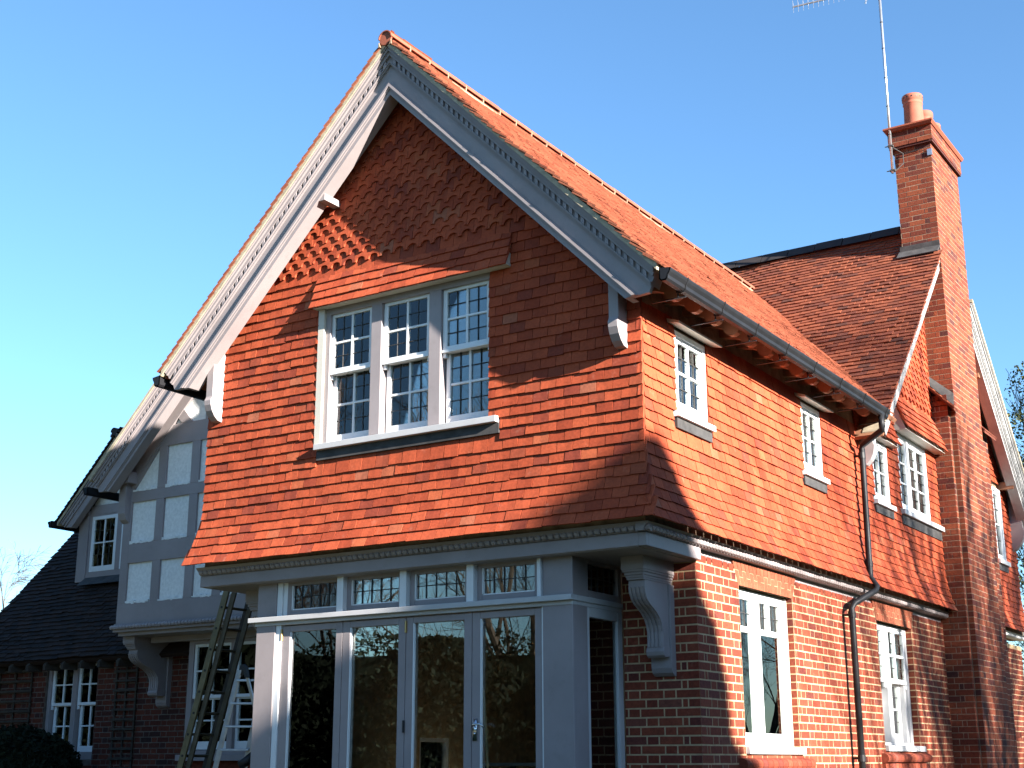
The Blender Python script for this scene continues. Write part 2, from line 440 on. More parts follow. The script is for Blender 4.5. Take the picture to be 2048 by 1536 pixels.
# side wall of the first floor, then the cross gable
CY, CZ, K2 = 9.5, 9.12, .988             # cross roof ridge
def croof_z(y): return CZ - K2 * abs(y - CY)
sw = MB()
SX0, SX1 = -.28, -.050
holes_side = [(.66, 1.36, 4.33, 5.13), (3.74, 4.36, 4.33, 5.13), (6.08, 6.72, 4.38, 5.18), (7.14, 8.44, 4.42, 5.46), (11.9, 12.5, 4.36, 5.55)]
ys = sorted(set([.28, 13.3] + [h[0] for h in holes_side] + [h[1] for h in holes_side]))
for a, b in zip(ys[:-1], ys[1:]):
    h = [q for q in holes_side if q[0] <= a and q[1] >= b]
    top = 5.62 if b > 5.3 else 5.44
    if h:
        sw.box((SX0, a, 3.2), (SX1, b, h[0][2])); sw.box((SX0, a, h[0][3]), (SX1, b, top))
    else: sw.box((SX0, a, 3.2), (SX1, b, top))
sw.prism([(SX0, 6.1, 5.62), (SX0, 12.9, 5.62), (SX0, CY, 8.95)], (SX1 - SX0, 0, 0))
SIDE = sw.build('side_wall', 'mortarold', HOUSE)
lw_ = MB(); lw_.box((-5.17, .28, 3.2), (-4.95, 9, 5.4)); lw_.build('court_wall', 'mortarold', HOUSE)
fl = MB(); fl.box((-5.2, .12, 3.085), (-.13, 9.2, 3.24)); fl.build('jetty_soffit', 'paint', HOUSE)
pt = MB(); pt.box((-4.95, 3.4, 3.24), (-.28, 3.5, 5.3)); pt.box((-4.95, .3, 5.95), (-.28, 3.4, 6.0))
pt.box((-4.95, 5.35, 3.24), (-.28, 5.45, 5.6)); pt.box((-2.0, 5.45, 3.24), (-1.9, 9.3, 6.2)); pt.box((-1.9, 5.45, 5.75), (-.28, 9.3, 5.8))
pt.build('inner_partition', 'room', HOUSE)

# tile hanging of the front gable
zs = []; z = 3.262
while z < 8.1: zs.append(z); z += TG
SCAL0, SCAL_TOP = 6.13, 8.1
HX0, HX1 = -3.745, -1.335
def front_course(i, z):
    d0, d1 = flare(z), flare(z + .17)
    up = np.array([0, d0 - d1, .17]); up /= np.linalg.norm(up); nr = np.array([0, -up[2], up[1]])
    P = lambda u: np.array([u, Y0 - d0, z])
    a = WL + .003 - d0; b = -.002 + d0
    if z > 5.0:
        lim = (ZR - .30 - z) / K; a = max(a, XR - lim); b = min(b, XR + lim)
    holes = []
    if z + .085 > 4.215 and z < 4.33: holes.append((-3.665, -1.475))
    elif z + .085 > 4.33 and z < 5.82: holes.append((WX0 + .005, WX1 - .0))
    elif z < 6.02 and z >= 5.82: holes.append((HX0 + .12, HX1 - .1))
    if 5.82 > z > 5.70: holes = [(HX0 + .03, HX1 - .03)]
    sp = clip_spans(a, b, holes)
    if z >= SCAL0: course('scalloped_tile', 'hang', FRONT, P, sp, i, .031, up, nr, (1, 0, 0), key='scal', jit=.7)
    else: course('hanging_tile', 'hang', FRONT, P, sp, i, .031, up, nr, (1, 0, 0))
for i, z in enumerate(zs): front_course(i, z)
# hood of tiles over the front window
HOOD = MB()
HOOD.prism([(HX0 + .02, -.060, 5.792), (HX0 + .02, .05, 5.792), (HX0 + .02, .05, 6.10), (HX0 + .02, .03, 6.10)], (HX1 - HX0 - .04, 0, 0))
HOOD = HOOD.build('window_hood', 'cream', HOUSE)
for i in range(4):
    z = 5.772 + i * TG * .98
    d0 = .135 - .105 * (i / 3.6)
    up = np.array([0, .05 - (.012 * (3 - i)) * 0, .17]); up /= np.linalg.norm(up); nr = np.array([0, -up[2], up[1]])
    course('hanging_tile', 'hang', HOOD, lambda u, d0=d0, z=z: np.array([u, Y0 - d0 + .02, z]), [(HX0, HX1)], i + 1, .031, up, nr, (1, 0, 0))

# tile hanging of the side wall and the cross gable
def side_course(i, z):
    d0, d1 = flare(z), flare(z + .17)
    up = np.array([d1 - d0, 0, .17]); up /= np.linalg.norm(up); nr = np.array([up[2], 0, -up[0]])
    P = lambda u: np.array([-Y0 + d0, u, z])
    a = Y0 - d0; b = 8.87
    if z > 5.08: a = 5.55
    if z > 5.3:
        lim = (CZ - .31 - z) / K2; a = max(a, CY - lim)
    holes = []
    for h0, h1, hz0, hz1 in holes_side[:4]:
        if z + .085 > hz0 - .14 and z < hz0 - .03: holes.append((h0 - .05, h1 + .06))
        elif z + .085 > hz0 - .03 and z < hz1 + .02: holes.append((h0 + .02, h1 - .02))
    if 5.44 <= z < 5.9: holes.append((7.1, 8.9))
    sp = clip_spans(a, b, holes)
    sc = z > 5.93
    course('scalloped_tile' if sc else 'hanging_tile', 'hang', SIDE, P, sp, i, .05, up, nr, (0, 1, 0), key='scal' if sc else 'tile', jit=.8)
    # beyond the chimney breast
    b2 = 13.2
    if z > 5.3: b2 = min(b2, CY + (CZ - .31 - z) / K2)
    hs = [(11.95, 12.46)] if 4.25 < z + .085 and z < 5.6 else []
    if b2 > 10.4:
        course('scalloped_tile' if z > 6.2 else 'hanging_tile', 'hang', SIDE, P, clip_spans(10.36 if z > 6.1 else 10.9, b2, hs), i, .05, up, nr, (0, 1, 0),
               key='scal' if z > 6.2 else 'tile', jit=.8)
z = 3.262; i = 0
while z < 8.6:
    side_course(i, z); z += TG; i += 1
# kicked-out tiled hoods over the two windows of the cross gable
for (a, b, zb, zt, d) in ((5.98, 6.92, 5.19, 5.5, .11), (7.06, 8.86, 5.47, 5.96, .17)):
    hb = MB(); hb.prism([(-.06, a + .02, zb - .012), (d - .03, a + .02, zb - .012), (-.03, a + .02, zt), (-.06, a + .02, zt)], (0, b - a - .04, 0))
    hb = hb.build('window_hood', 'cream', HOUSE)
    n = int(round((zt - zb) / TG)); L = math.hypot(d, zt - zb)
    up = np.array([-d, 0, zt - zb]) / L; nr = np.array([up[2], 0, -up[0]])
    for i in range(n):
        t = i / n
        course('hanging_tile', 'hang', hb, lambda u, t=t: np.array([-.03 + d * (1 - t), u, zb + (zt - zb) * t]), [(a, b)], i, .05, up, nr, (0, 1, 0))

# ------------------------------------------------------------------ roofs
def slab(name, mat, pts, n, th, parent=HOUSE):
    b = MB(); n = np.array(n, float); b.prism([np.array(p, float) - n * th for p in pts], n * (th - .054)); return b.build(name, mat, parent)
EX = .40                                   # eaves edge x of the right slope
def vy(z): return CY - (CZ - z) / K2       # where the cross roof stands at height z
RN = np.array([ST, 0, CT]); LN = np.array([-ST, 0, CT])
ROOF = slab('roof', 'timber', [(XR, -.27, ZR), (EX, -.27, roof_z(EX)), (EX, vy(roof_z(EX)) + .3, roof_z(EX)), (XR, vy(ZR) + .3, ZR)], RN, .10)
slab('roof_slope', 'roofnew', [(XR, -.27, ZR), (2 * XR - EX, -.27, roof_z(EX)), (2 * XR - EX, 9.3, roof_z(EX)), (XR, 9.3, ZR)][::-1], LN, .10)
RG = .1
upR = np.array([-CT, 0, ST])
nc = int((EX - XR) / CT / RG)
for i in range(nc + 1):
    v = i * RG; x = EX - v * CT; zz = roof_z(x)
    if x < XR + .03: break
    yend = vy(zz) + .12
    wav = lambda u, v=v: .010 * math.sin(u * 1.7 + v * 2.1) + .006 * math.sin(u * 4.3 - v * 3)
    course('roof_tile', 'roofnew', ROOF, lambda u, x=x, zz=zz, w=wav: np.array([x, u, zz]) + RN * (-.050 + w(u)), [(-.352, yend)], i, .02, upR, RN, (0, 1, 0), jit=2.4)
    # the far slope shows only its verge
    course('roof_tile', 'roofnew', ROOF, lambda u, x=x, zz=zz: np.array([2 * XR - x, u, zz]) - LN * .050, [(-.352, .5)], i, .02, np.array([CT, 0, ST]), LN, (0, -1, 0), jit=1.2)
def ridge(parent, name, mat, p0, p1, r, L, half=True, bed='verge'):
    p0 = np.array(p0, float); p1 = np.array(p1, float); D = np.linalg.norm(p1 - p0); d = (p1 - p0) / D
    a = np.cross(d, [0, 0, 1]); n = int(D / L)
    m = MB(); prof = []
    if half:
        for k in range(9):
            t = math.pi * k / 8; prof.append((math.cos(t), math.sin(t)))
    else: prof = [(1, -.75), (0.08, .42), (-.08, .42), (-1, -.75)]
    inn = [(c * .86, s * .86) for c, s in prof][::-1]
    poly = [a * c * r + np.array([0, 0, s * r]) for c, s in prof + inn]
    m.loft(poly, [q + d * (L - .012) for q in poly])
    me = m.mesh(name, False); me.materials.append(M[mat])
    for i in range(n + 1):
        o = bpy.data.objects.new(name, me); COL.objects.link(o); o.parent = parent
        q = p0 + d * i * L + np.array([0, 0, random.gauss(0, .003)]); o.location = q
        if i == n: break
    b = MB()
    for i in range(n + 1):
        q = p0 + d * i * L
        if half and i: b.tube([q - d * .014, q + d * .002], r * .985, 16)
    for s in ((-1, 1) if half else ()):
        b.prism([p0 + a * s * r * .7 - np.array([0, 0, .09]), p0 + a * s * r * .99 - np.array([0, 0, .09]), p0 + a * s * r * .90 - np.array([0, 0, .035])], d * D)
    e = MB(); e.tube([p0 + d * .012, p0 + d * .03], r * .9, 14); e.build('ridge_end', mat, parent)
    if b.v: b.build('ridge_bedding', bed, parent)
ridge(ROOF, 'ridge_tile', 'ridgenew', (XR, -.365, ZR - .048), (XR, 8.85, ZR - .048), .085, .335, bed='mortarold')
# cross roof
CNf = np.array([0, -math.sin(math.atan(K2)), math.cos(math.atan(K2))]); CNb = CNf * [1, -1, 1]
VX = .32
CROSS = slab('cross_roof', 'timber', [(.284, CY, CZ), (.284, 5.42, croof_z(5.42)), (-6, 5.42, croof_z(5.42)), (-6, CY, CZ)][::-1], CNf, .10)
slab('cross_roof_slope', 'roofold', [(.284, CY, CZ), (.284, 13.55, croof_z(13.55)), (-6, 13.55, croof_z(13.55)), (-6, CY, CZ)], CNb, .10)
upC = np.array([0, math.cos(math.atan(K2)), math.sin(math.atan(K2))])
for i in range(70):
    y = 5.42 + i * RG * upC[1]; zz = croof_z(y)
    if y > CY - .05: break
    x0 = XR + (ZR - zz) / K - .14 if zz < ZR else -4.2
    wav = lambda u, y=y: .012 * math.sin(u * 2.1 + y * 1.3) + .006 * math.sin(u * 5 - y * 4)
    course('weathered_roof_tile', 'roofold', CROSS, lambda u, y=y, zz=zz, w=wav: np.array([u, y, zz]) + CNf * (-.050 + w(u)), [(x0, VX + .03 if y < 8.80 else -.268)], i, .05, upC, CNf, (1, 0, 0), jit=1.5)
ridge(CROSS, 'ridge_tile', 'ridgedark', (-4.0, CY, CZ + .035), (-.2, CY, CZ + .035), .14, .45, half=False, bed='mortarold')

# ------------------------------------------------------------------ bargeboards
def end_t(zap, s, k, poly):
    for (t0, z0), (t1, z1) in zip(poly[:-1], poly[1:]):
        f0 = zap - s - k * t0 - z0; f1 = zap - s - k * t1 - z1
        if f0 * f1 <= 0: return t0 + (t1 - t0) * f0 / (f0 - f1)
    return poly[0][0] if (zap - s - k * poly[0][0]) > poly[0][1] else poly[-1][0]
def barge(name, mat, Tg, ac, zap, k, sg, poly, layers, dent=None, dmat=None, t0=0.0):
    m = MB()
    for s0, s1, o0, o1 in layers:
        ta, tb = end_t(zap, s0, k, poly), end_t(zap, s1, k, poly)
        pts = [(t0, zap - s0 - k * t0), (ta, zap - s0 - k * ta)]
        for (t, z) in poly:
            if tb + 1e-6 < t < ta - 1e-6: pts.append((t, z))
        pts += [(tb, zap - s1 - k * tb), (t0, zap - s1 - k * t0)]
        A = [Tg(ac + sg * t, o0, z) for t, z in pts]; B = [Tg(ac + sg * t, o1, z) for t, z in pts]
        m.loft(A, B)
    o = m.build(name, mat, HOUSE)
    if dent:
        s0, s1, o0, o1, pw, pp = dent; d = MB()
        t = t0 + .05; te = end_t(zap, s1, k, poly) - .05
        while t < te:
            q = [(t, s0), (t + pw, s0), (t + pw, s1), (t, s1)]
            A = [Tg(ac + sg * a, o0, zap - s - k * a) for a, s in q]; B = [Tg(ac + sg * a, o1, zap - s - k * a) for a, s in q]
            d.loft(A, B); t += pp
        d.build('dentil_course', dmat or mat, o)
    return o
LAY = [(0, .028, .10, .325), (.028, .06, .10, .308), (.06, .105, .10, .285), (.105, .172, .10, .255), (.172, .186, .10, .283), (.186, .205, .10, .268), (.205, .402, .20, .245),
       (.402, .418, .20, .262), (.418, .452, .20, .286), (.452, .475, .20, .270), (.475, .536, .10, .256)]
DENT = (.112, .168, .25, .278, .030, .060)
def gable_set(Tg, ac, zap, k, poly, sides=(1, -1), mat='paint', layers=LAY, dent=DENT, wall_out=0.0, t0=0.0):
    for sg in sides:
        barge('bargeboard', mat, Tg, ac, zap, k, sg, poly, layers, dent, t0=t0)
        barge('barge_soffit', mat, Tg, ac, zap - .10, k, sg, [(poly[0][0] - .1, poly[0][1] - 1), (poly[0][0] - .1, poly[0][1] + 1)], [(0, .022, wall_out - .02, .21)], t0=t0)
        barge('verge_mortar', 'verge', Tg, ac, zap + .050, k, sg, [(poly[0][0] + .04, 0), (poly[0][0] + .04, 9)], [(0, .062, .05, .338)], t0=t0)
POLY = [(2.93, 5.9), (2.93, 5.345), (2.845, 5.155), (2.60, 5.14)]
gable_set(lambda a, o, z: (a, -o, z), XR, 8.352, K, POLY)
# brackets carrying the barge ends
def bracket(x0, x1, y=0.0, z=4.78, h=.80, name='gable_bracket', mat='paint'):
    prof = [(-.03, z), (.05, z + .012), (.10, z + .05), (.14, z + .105), (.163, z + .165), (.168, z + .215), (.155, z + .24), (.150, z + .245), (.145, z + .262), (.145, z + h), (-.03, z + h)]
    b = MB(); b.prism([(x0, y - o, zz) for o, zz in prof], (x1 - x0, 0, 0)); return b.build(name, mat, HOUSE, bevel=.004)
bracket(-.235, -.139); bracket(-5.10, -5.004)
b = MB(); b.box((-3.555, -.235, 6.875), (-3.465, .03, 6.945)); b.build('purlin_end', 'paint', HOUSE, bevel=.004)
# ------------------------------------------------------------------ eaves: rafter feet, gutter, brackets
ev = MB(); ev.prism([(-.05, -.2, roof_z(-.05) - .145), (EX - .05, -.2, roof_z(EX - .05) - .145), (EX - .05, -.2, roof_z(EX - .05) - .12), (-.05, -.2, roof_z(-.05) - .12)], (0, 5.9, 0))
ev.build('eaves_boarding', 'timber', HOUSE)
y = .13
while y < 5.4:
    b = MB(); w = .075
    zt = lambda x: roof_z(x) - .147
    pr = [(-.05, zt(-.05)), (.34, zt(.34)), (.338, zt(.34) - .03), (.315, zt(.34) - .065), (.275, zt(.34) - .085), (.23, zt(.34) - .08), (.19, zt(.34) - .05), (.165, zt(.34) + .0), (.09, zt(.34) + .03), (-.05, zt(.34) + .05)]
    b.prism([(px, y, pz) for px, pz in pr], (0, w, 0)); b.build('rafter_foot', 'timber', HOUSE); y += .408
GZ = 5.305
def gutter(parent, Tg, u0, u1, name='gutter'):
    """Tg(u,o,z): o outward from the eaves board, z below the lip"""
    pr = [(0, .012), (0, -.085), (.018, -.105), (.062, -.105), (.078, -.088), (.082, -.06), (.10, -.032), (.108, -.012), (.108, .0), (.098, .0), (.092, -.03), (.074, -.055), (.066, -.085), (.05, -.093), (.022, -.093), (.010, -.08), (.010, .012)]
    m = MB(); m.loft([Tg(u0, o, z) for o, z in pr], [Tg(u1, o, z) for o, z in pr])
    g = m.build(name, 'gutter', parent)
    e = MB()
    for u in (u0, u1):
        q = [p for p in pr[:9]]
        e.loft([Tg(u, o, z) for o, z in q], [Tg(u + .006, o, z) for o, z in q])
    e.build('gutter_stop_end', 'gutter', g)
    return g
GUT = gutter(HOUSE, lambda u, o, z: (.358 + o, u, GZ + z), -.335, 5.40)
y = .0
while y < 5.3:
    b = MB(); pr = [(-.003, .0), (-.003, -.11), (.02, -.112), (.064, -.112), (.084, -.09), (.088, -.06), (.113, -.01), (.113, .006)]
    b.tube([(.358 + o, y, GZ + z) for o, z in pr], .006, 6)
    b.build('gutter_union', 'gutter', GUT)
    b = MB(); b.box((.10, y + .03, 5.155), (.42, y + .048, 5.165)); b.box((.345, y + .03, 5.165), (.352, y + .048, 5.29)); b.build('gutter_bracket', 'gutter', GUT); y += .757
gutter(HOUSE, lambda u, o, z: (2 * XR - .358 - o, u, GZ + z), -.335, 9.0)
# downpipe with swan necks
dp = MB()
dp.tube([(.41, 5.22, 5.22), (.41, 5.22, 5.07), (.405, 5.24, 5.04), (.10, 5.40, 4.92), (.09, 5.41, 4.88), (.08, 5.41, 3.42), (.085, 5.40, 3.36), (.16, 5.38, 3.25), (.16, 5.33, 3.20), (.02, 4.97, 3.03), (.0, 4.93, 2.97), (.0, 4.93, .45)], .036, 12)
DP = dp.build('downpipe', 'gutter', HOUSE, smooth=True)
for (x, yy, z) in ((.085, 5.41, 4.80), (.08, 5.41, 3.52), (.0, 4.93, 2.90), (.0, 4.93, 1.35)):
    b = MB(); b.tube([(x, yy, z - .035), (x, yy, z + .035)], .044, 12); b.box((x - .11, yy - .012, z - .012), (x, yy + .012, z + .012)); b.build('pipe_collar', 'gutter', DP)

# ------------------------------------------------------------------ jetty cornice: fascia, rope moulding
fb = MB()
fb.box((-5.275, .10, 3.070), (-.13, .145, 3.184)); fb.box((-.17, .145, 3.070), (-.058, 1.16, 3.184)); fb.box((-5.275, .145, 3.07), (-5.16, 1.16, 3.184)); fb.box((-.13, .10, 3.070), (-.058, .145, 3.184))
fb.box((-5.20, .12, 3.062), (-.14, 1.15, 3.084))
FASC = fb.build('jetty_fascia', 'paint', HOUSE, bevel=.004)
cv = MB()
cv.prism([(WL - .06, .12, 3.186), (WL - .06, .085, 3.186), (WL - .06, .085, 3.20), (WL - .06, .02, 3.262), (WL - .06, .12, 3.262)], (5.26, 0, 0))
cv.prism([(-.12, .03, 3.186), (-.045, .03, 3.186), (-.045, .03, 3.205), (-.0, .03, 3.262), (-.12, .03, 3.262)], (0, 8.84, 0))
cv.build('cornice_cove', 'paint', HOUSE)
def rope(p0, p1, r, pitch, mat, parent, name='rope_moulding'):
    p0 = np.array(p0, float); p1 = np.array(p1, float); D = np.linalg.norm(p1 - p0); d = (p1 - p0) / D
    m = MB(); n = int(D / pitch)
    for i in range(n):
        c = p0 + d * (i + .5) * pitch
        m.tube([c + d * pitch * t for t in (-.44, -.34, 0, .34, .44)], [r * .55, r * .95, r * 1.06, r * .95, r * .55], 8)
    m.tube([p0, p1], r * .42, 6)
    return m.build(name, mat, parent, smooth=False)
rope((WL - .05, .070, 3.218), (-.03, .070, 3.218), .030, .0665, 'paint', HOUSE)
rope((-.028, .045, 3.218), (-.028, 8.87, 3.218), .030, .0665, 'paint', HOUSE)
# big scrolled corbels under the jetty
def corbel(x0, x1, yw, dy=0.0, zoff=0.0, deep=0.0, name='jetty_corbel', mat='paint'):
    y = lambda q: yw - (1.1427 - q) * (1 + deep)
    z = lambda q: q + zoff
    c = MB()
    c.box((x0 - .012, y(.545), z(2.945)), (x1 + .012, yw, z(3.062)))
    for a, b, zz0, zz1 in ((.552, .006, 2.925, 2.945), (.570, -.004, 2.900, 2.925), (.585, -.012, 2.878, 2.900), (.595, -.016, 2.86, 2.878)):
        c.box((x0 - b, y(a), z(zz0)), (x1 + b, yw, z(zz1)))
    prof = [(.625, 2.86), (.618, 2.80), (.632, 2.745), (.665, 2.695), (.715, 2.655), (.78, 2.625), (.845, 2.59), (.90, 2.545), (.938, 2.49), (.955, 2.43), (.957, 2.37), (.95, 2.30)]
    bot = [(.945, 2.285), (.935, 2.26), (.945, 2.225), (.975, 2.205), (1.01, 2.215)]
    c.prism([(x0 + .02, y(a), z(b)) for a, b in prof + [(1.15, 2.30), (1.15, 2.86)]], (x1 - x0 - .04, 0, 0))
    for k in range(4):
        xa = x0 + .022 + (x1 - x0 - .044) * k / 4; xb = xa + (x1 - x0 - .044) * .17
        q = [(a - .010, b - .002) for a, b in prof[1:]] + [(a + .02, b + .002) for a, b in prof[1:]][::-1]
        c.prism([(xa, y(a), z(b)) for a, b in q], (xb - xa, 0, 0))
    c.prism([(x0 + .012, y(a), z(b)) for a, b in [(.95, 2.30)] + bot + [(1.15, 2.215), (1.15, 2.30)]], (x1 - x0 - .024, 0, 0))
    c.box((x0 - .002, yw - .085, z(2.12)), (x1 + .002, yw + .01, z(2.858)))
    c.prism([(x0 - .002, yw + .01, z(2.05)), (x0 - .002, yw - .03, z(2.055)), (x0 - .002, yw - .065, z(2.08)), (x0 - .002, yw - .085, z(2.12)), (x0 - .002, yw + .01, z(2.12))], (x1 - x0 + .004, 0, 0))
    return c.build(name, mat, HOUSE, bevel=.003)
corbel(-.535, -.335, 1.1427); corbel(-5.04, -4.84, 1.1427)

# ------------------------------------------------------------------ ground floor brickwork
BX = -.112
hol5 = (2.09, 3.44, 1.40, 2.945); hol6 = (6.10, 7.455, 1.46, 2.945)
bw = MB(); ys = [1.15, hol5[0], hol5[1], hol6[0], hol6[1], 8.9]
for a, b in zip(ys[:-1], ys[1:]):
    h = hol5 if a == hol5[0] else hol6 if a == hol6[0] else None
    if h: bw.box((-.36, a, .2), (BX, b, h[2])); bw.box((-.36, a, h[3]), (BX, b, 3.09))
    else: bw.box((-.36, a, .2), (BX, b, 3.09))
bw.box((-.36, 1.1427 + .006, .2), (BX, 1.16, 3.062)); bw.box((-.86, 1.1487, .2), (-.36, 1.36, 3.062))
BRICKW = bw.build('ground_floor_wall', 'mortar', HOUSE)
zl = [ZB0 - CH * (j + 1) for j in range(-1, 33)]
def arch_hole(h, zc):
    if zc < h[2]: return []
    if zc < h[3]: return [(h[0], h[1])]
    t = (zc - h[3]) / .22; return [(h[0] - .02 - .11 * t, h[1] + .02 + .11 * t)]
def hole_side(zc): return [q for h in (hol5, hol6) for q in arch_hole(h, zc)]
brick_face('brick', 'brick', BRICKW, lambda u, z: np.array([BX, u, z]), (0, 1, 0), (1, 0, 0), 1.1427, 8.89, zl, hole=hole_side)
brick_face('brick', 'brick', BRICKW, lambda u, z: np.array([BX + .006 - u, 1.1487, z]), (-1, 0, 0), (0, -1, 0), 0, .76, zl[1:], closer0=True, par=1)
# reveals of the two windows
for h in (hol5, hol6):
    for yy, nn in ((h[1] + .0, -1),):
        brick_face('brick', 'brick', BRICKW, lambda u, z, yy=yy: np.array([BX - u, yy, z]), (-1, 0, 0), (0, -1, 0), -.004, .115, [z for z in zl if h[2] - .02 < z < h[3] - .04], closer0=True, par=1)
# gauged flat arches
for h in (hol5, hol6):
    n = 17; c = (h[0] + h[1]) / 2
    for k in range(n):
        f0, f1 = k / n + .0028, (k + 1) / n - .0028
        b0 = h[0] - .015 + (h[1] - h[0] + .03) * f0; b1 = h[0] - .015 + (h[1] - h[0] + .03) * f1
        t0 = h[0] - .125 + (h[1] - h[0] + .25) * f0; t1 = h[0] - .125 + (h[1] - h[0] + .25) * f1
        z0, z1 = h[3], 3.17
        zm = z0 + (z1 - z0) * (.36 if k % 2 else .64)
        for q0, q1 in ((z0, zm - .003), (zm + .003, z1)):
            g = lambda bb, tt, zz: bb + (tt - bb) * (zz - z0) / (z1 - z0)
            v = MB(); v.prism([(BX - .11, g(b0, t0, q0), q0), (BX - .11, g(b1, t1, q0), q0), (BX - .11, g(b1, t1, q1), q1), (BX - .11, g(b0, t0, q1), q1)], (.1115 + random.uniform(0, .0015), 0, 0))
            v.build('arch_brick', 'rubbed', BRICKW)
# moulded brick sills
for h in (hol5, hol6):
    zc = h[2] - .10; y = h[0] - .17; L = .122
    while y < h[1] + .14:
        b = MB(); pr = [(-.02, -.06), (.045, -.06), (.07, -.05), (.085, -.025), (.088, 0), (.075, .028), (.045, .045), (-.02, .05)]
        b.prism([(BX + o, y, zc + zz + (.0)) for o, zz in pr], (0, L - .008, 0)); b.build('sill_brick', 'brick', BRICKW)
        b = MB(); b.box((BX - .02, y + .003, zc - .155), (BX + .045 + random.uniform(0, .003), y + L - .008, zc - .068)); b.build('sill_brick', 'brick', BRICKW); y += L

# ------------------------------------------------------------------ windows
def Tfront(y0): return lambda u, d, z: (u, y0 + d, z)
def Tside(x0): return lambda u, d, z: (x0 - d, u, z)
def tb(m, T, u0, u1, d0, d1, z0, z1): m.box(T(u0, d0, z0), T(u1, d1, z1))
def pane(T, u0, u1, z0, z1, d, parent):
    m = MB(); tb(m, T, u0, u1, d, d + .005, z0, z1)
    j = [random.gauss(0, .0012) for _ in range(4)]
    cor = {(0, 0): j[0], (1, 0): j[1], (0, 1): j[2], (1, 1): j[1] + j[2] - j[0]}
    vs = []
    base = np.array(T(u0, 0, z0)); nrm = np.array(T(u0, 1, z0)) - base
    for v in m.v:
        p = np.array(v)
        fu = 0 if np.linalg.norm((p - base) * (1 - abs(nrm)) * [1, 1, 0]) < (u1 - u0) / 2 else 1; fz = 0 if p[2] < (z0 + z1) / 2 else 1
        vs.append(tuple(p + nrm * (cor[(fu, fz)] * .8)))
    m.v = vs
    return m.build('pane', 'glass', parent)
def leads(T, u0, u1, z0, z1, d, us, zs_, parent, w=.0042):
    m = MB()
    for u in us: tb(m, T, u - w / 2, u + w / 2, d - .004, d + .008, z0, z1)
    for q in zs_: tb(m, T, u0, u1, d - .005, d + .007, q - w / 2, q + w / 2)
    return m.build('leading', 'lead', parent)
def sash(parent, T, u0, u1, z0, z1, d, stile=.045, top=.045, bot=.055, cols=(.5,), rows=(.5,), bar=.022, lead=(1, 1), mat='white', th=.04, horns=False):
    m = MB()
    tb(m, T, u0, u0 + stile, d, d + th, z0, z1); tb(m, T, u1 - stile, u1, d, d + th, z0, z1)
    tb(m, T, u0 + stile, u1 - stile, d + .001, d + th, z1 - top, z1); tb(m, T, u0 + stile, u1 - stile, d + .001, d + th, z0, z0 + bot)
    a, b, c, e = u0 + stile, u1 - stile, z0 + bot, z1 - top
    cu = [a] + [a + (b - a) * f for f in cols] + [b]; cz = [c] + [c + (e - c) * f for f in rows] + [e]
    for u in cu[1:-1]: tb(m, T, u - bar / 2, u + bar / 2, d + .004, d + th - .004, c, e)
    for q in cz[1:-1]: tb(m, T, a, b, d + .006, d + th - .006, q - bar / 2, q + bar / 2)
    if horns:
        for u in (u0, u1 - stile * .8): tb(m, T, u, u + stile * .8, d + .004, d + th - .004, z0 - .06, z0)
    s = m.build('sash', mat, parent, bevel=.003)
    for i in range(len(cu) - 1):
        for k in range(len(cz) - 1):
            p0, p1, q0, q1 = cu[i] + (bar / 2 if i else 0), cu[i + 1] - (bar / 2 if i < len(cu) - 2 else 0), cz[k] + (bar / 2 if k else 0), cz[k + 1] - (bar / 2 if k < len(cz) - 2 else 0)
            pane(T, p0, p1, q0, q1, d + .02, parent)
            if lead:
                L = lead(i, k) if callable(lead) else lead
                if L:
                    leads(T, p0, p1, q0, q1, d + .016, [p0 + (p1 - p0) * (j + 1) / (L[0] + 1) for j in range(L[0])], [q0 + (q1 - q0) * (j + 1) / (L[1] + 1) for j in range(L[1])], parent)
    return s
def frame(T, u0, u1, z0, z1, d0, d1, jl, jr, head, cill, muls=(), mat='paint', label=None, name='window'):
    m = MB()
    tb(m, T, u0, u0 + jl, d0, d1, z0, z1); tb(m, T, u1 - jr, u1, d0, d1, z0, z1)
    tb(m, T, u0 + jl, u1 - jr, d0, d1, z1 - head, z1); tb(m, T, u0 + jl, u1 - jr, d0, d1, z0, z0 + cill)
    for a, b in muls: tb(m, T, a, b, d0 - .004, d1, z0 + cill, z1 - head)
    o = m.build(name, mat, HOUSE, bevel=.004)
    if label: o['label'] = label
    return o
def sill(parent, T, u0, u1, z0, z1, dout, din, mat='sill'):
    m = MB()
    A = [T(u0, -dout, z0), T(u0, din, z0), T(u0, din, z1 + .012), T(u0, -dout, z1)]; B = [T(u1, -dout, z0), T(u1, din, z0), T(u1, din, z1 + .012), T(u1, -dout, z1)]
    m.loft(A, B); return m.build('sill', mat, parent, bevel=.004)
def apron(parent, T, u0, u1, z0, z1, d=-.012, mat='lead'):
    m = MB(); tb(m, T, u0, u1, d, d + .05, z0, z1); return m.build('lead_apron', mat, parent)

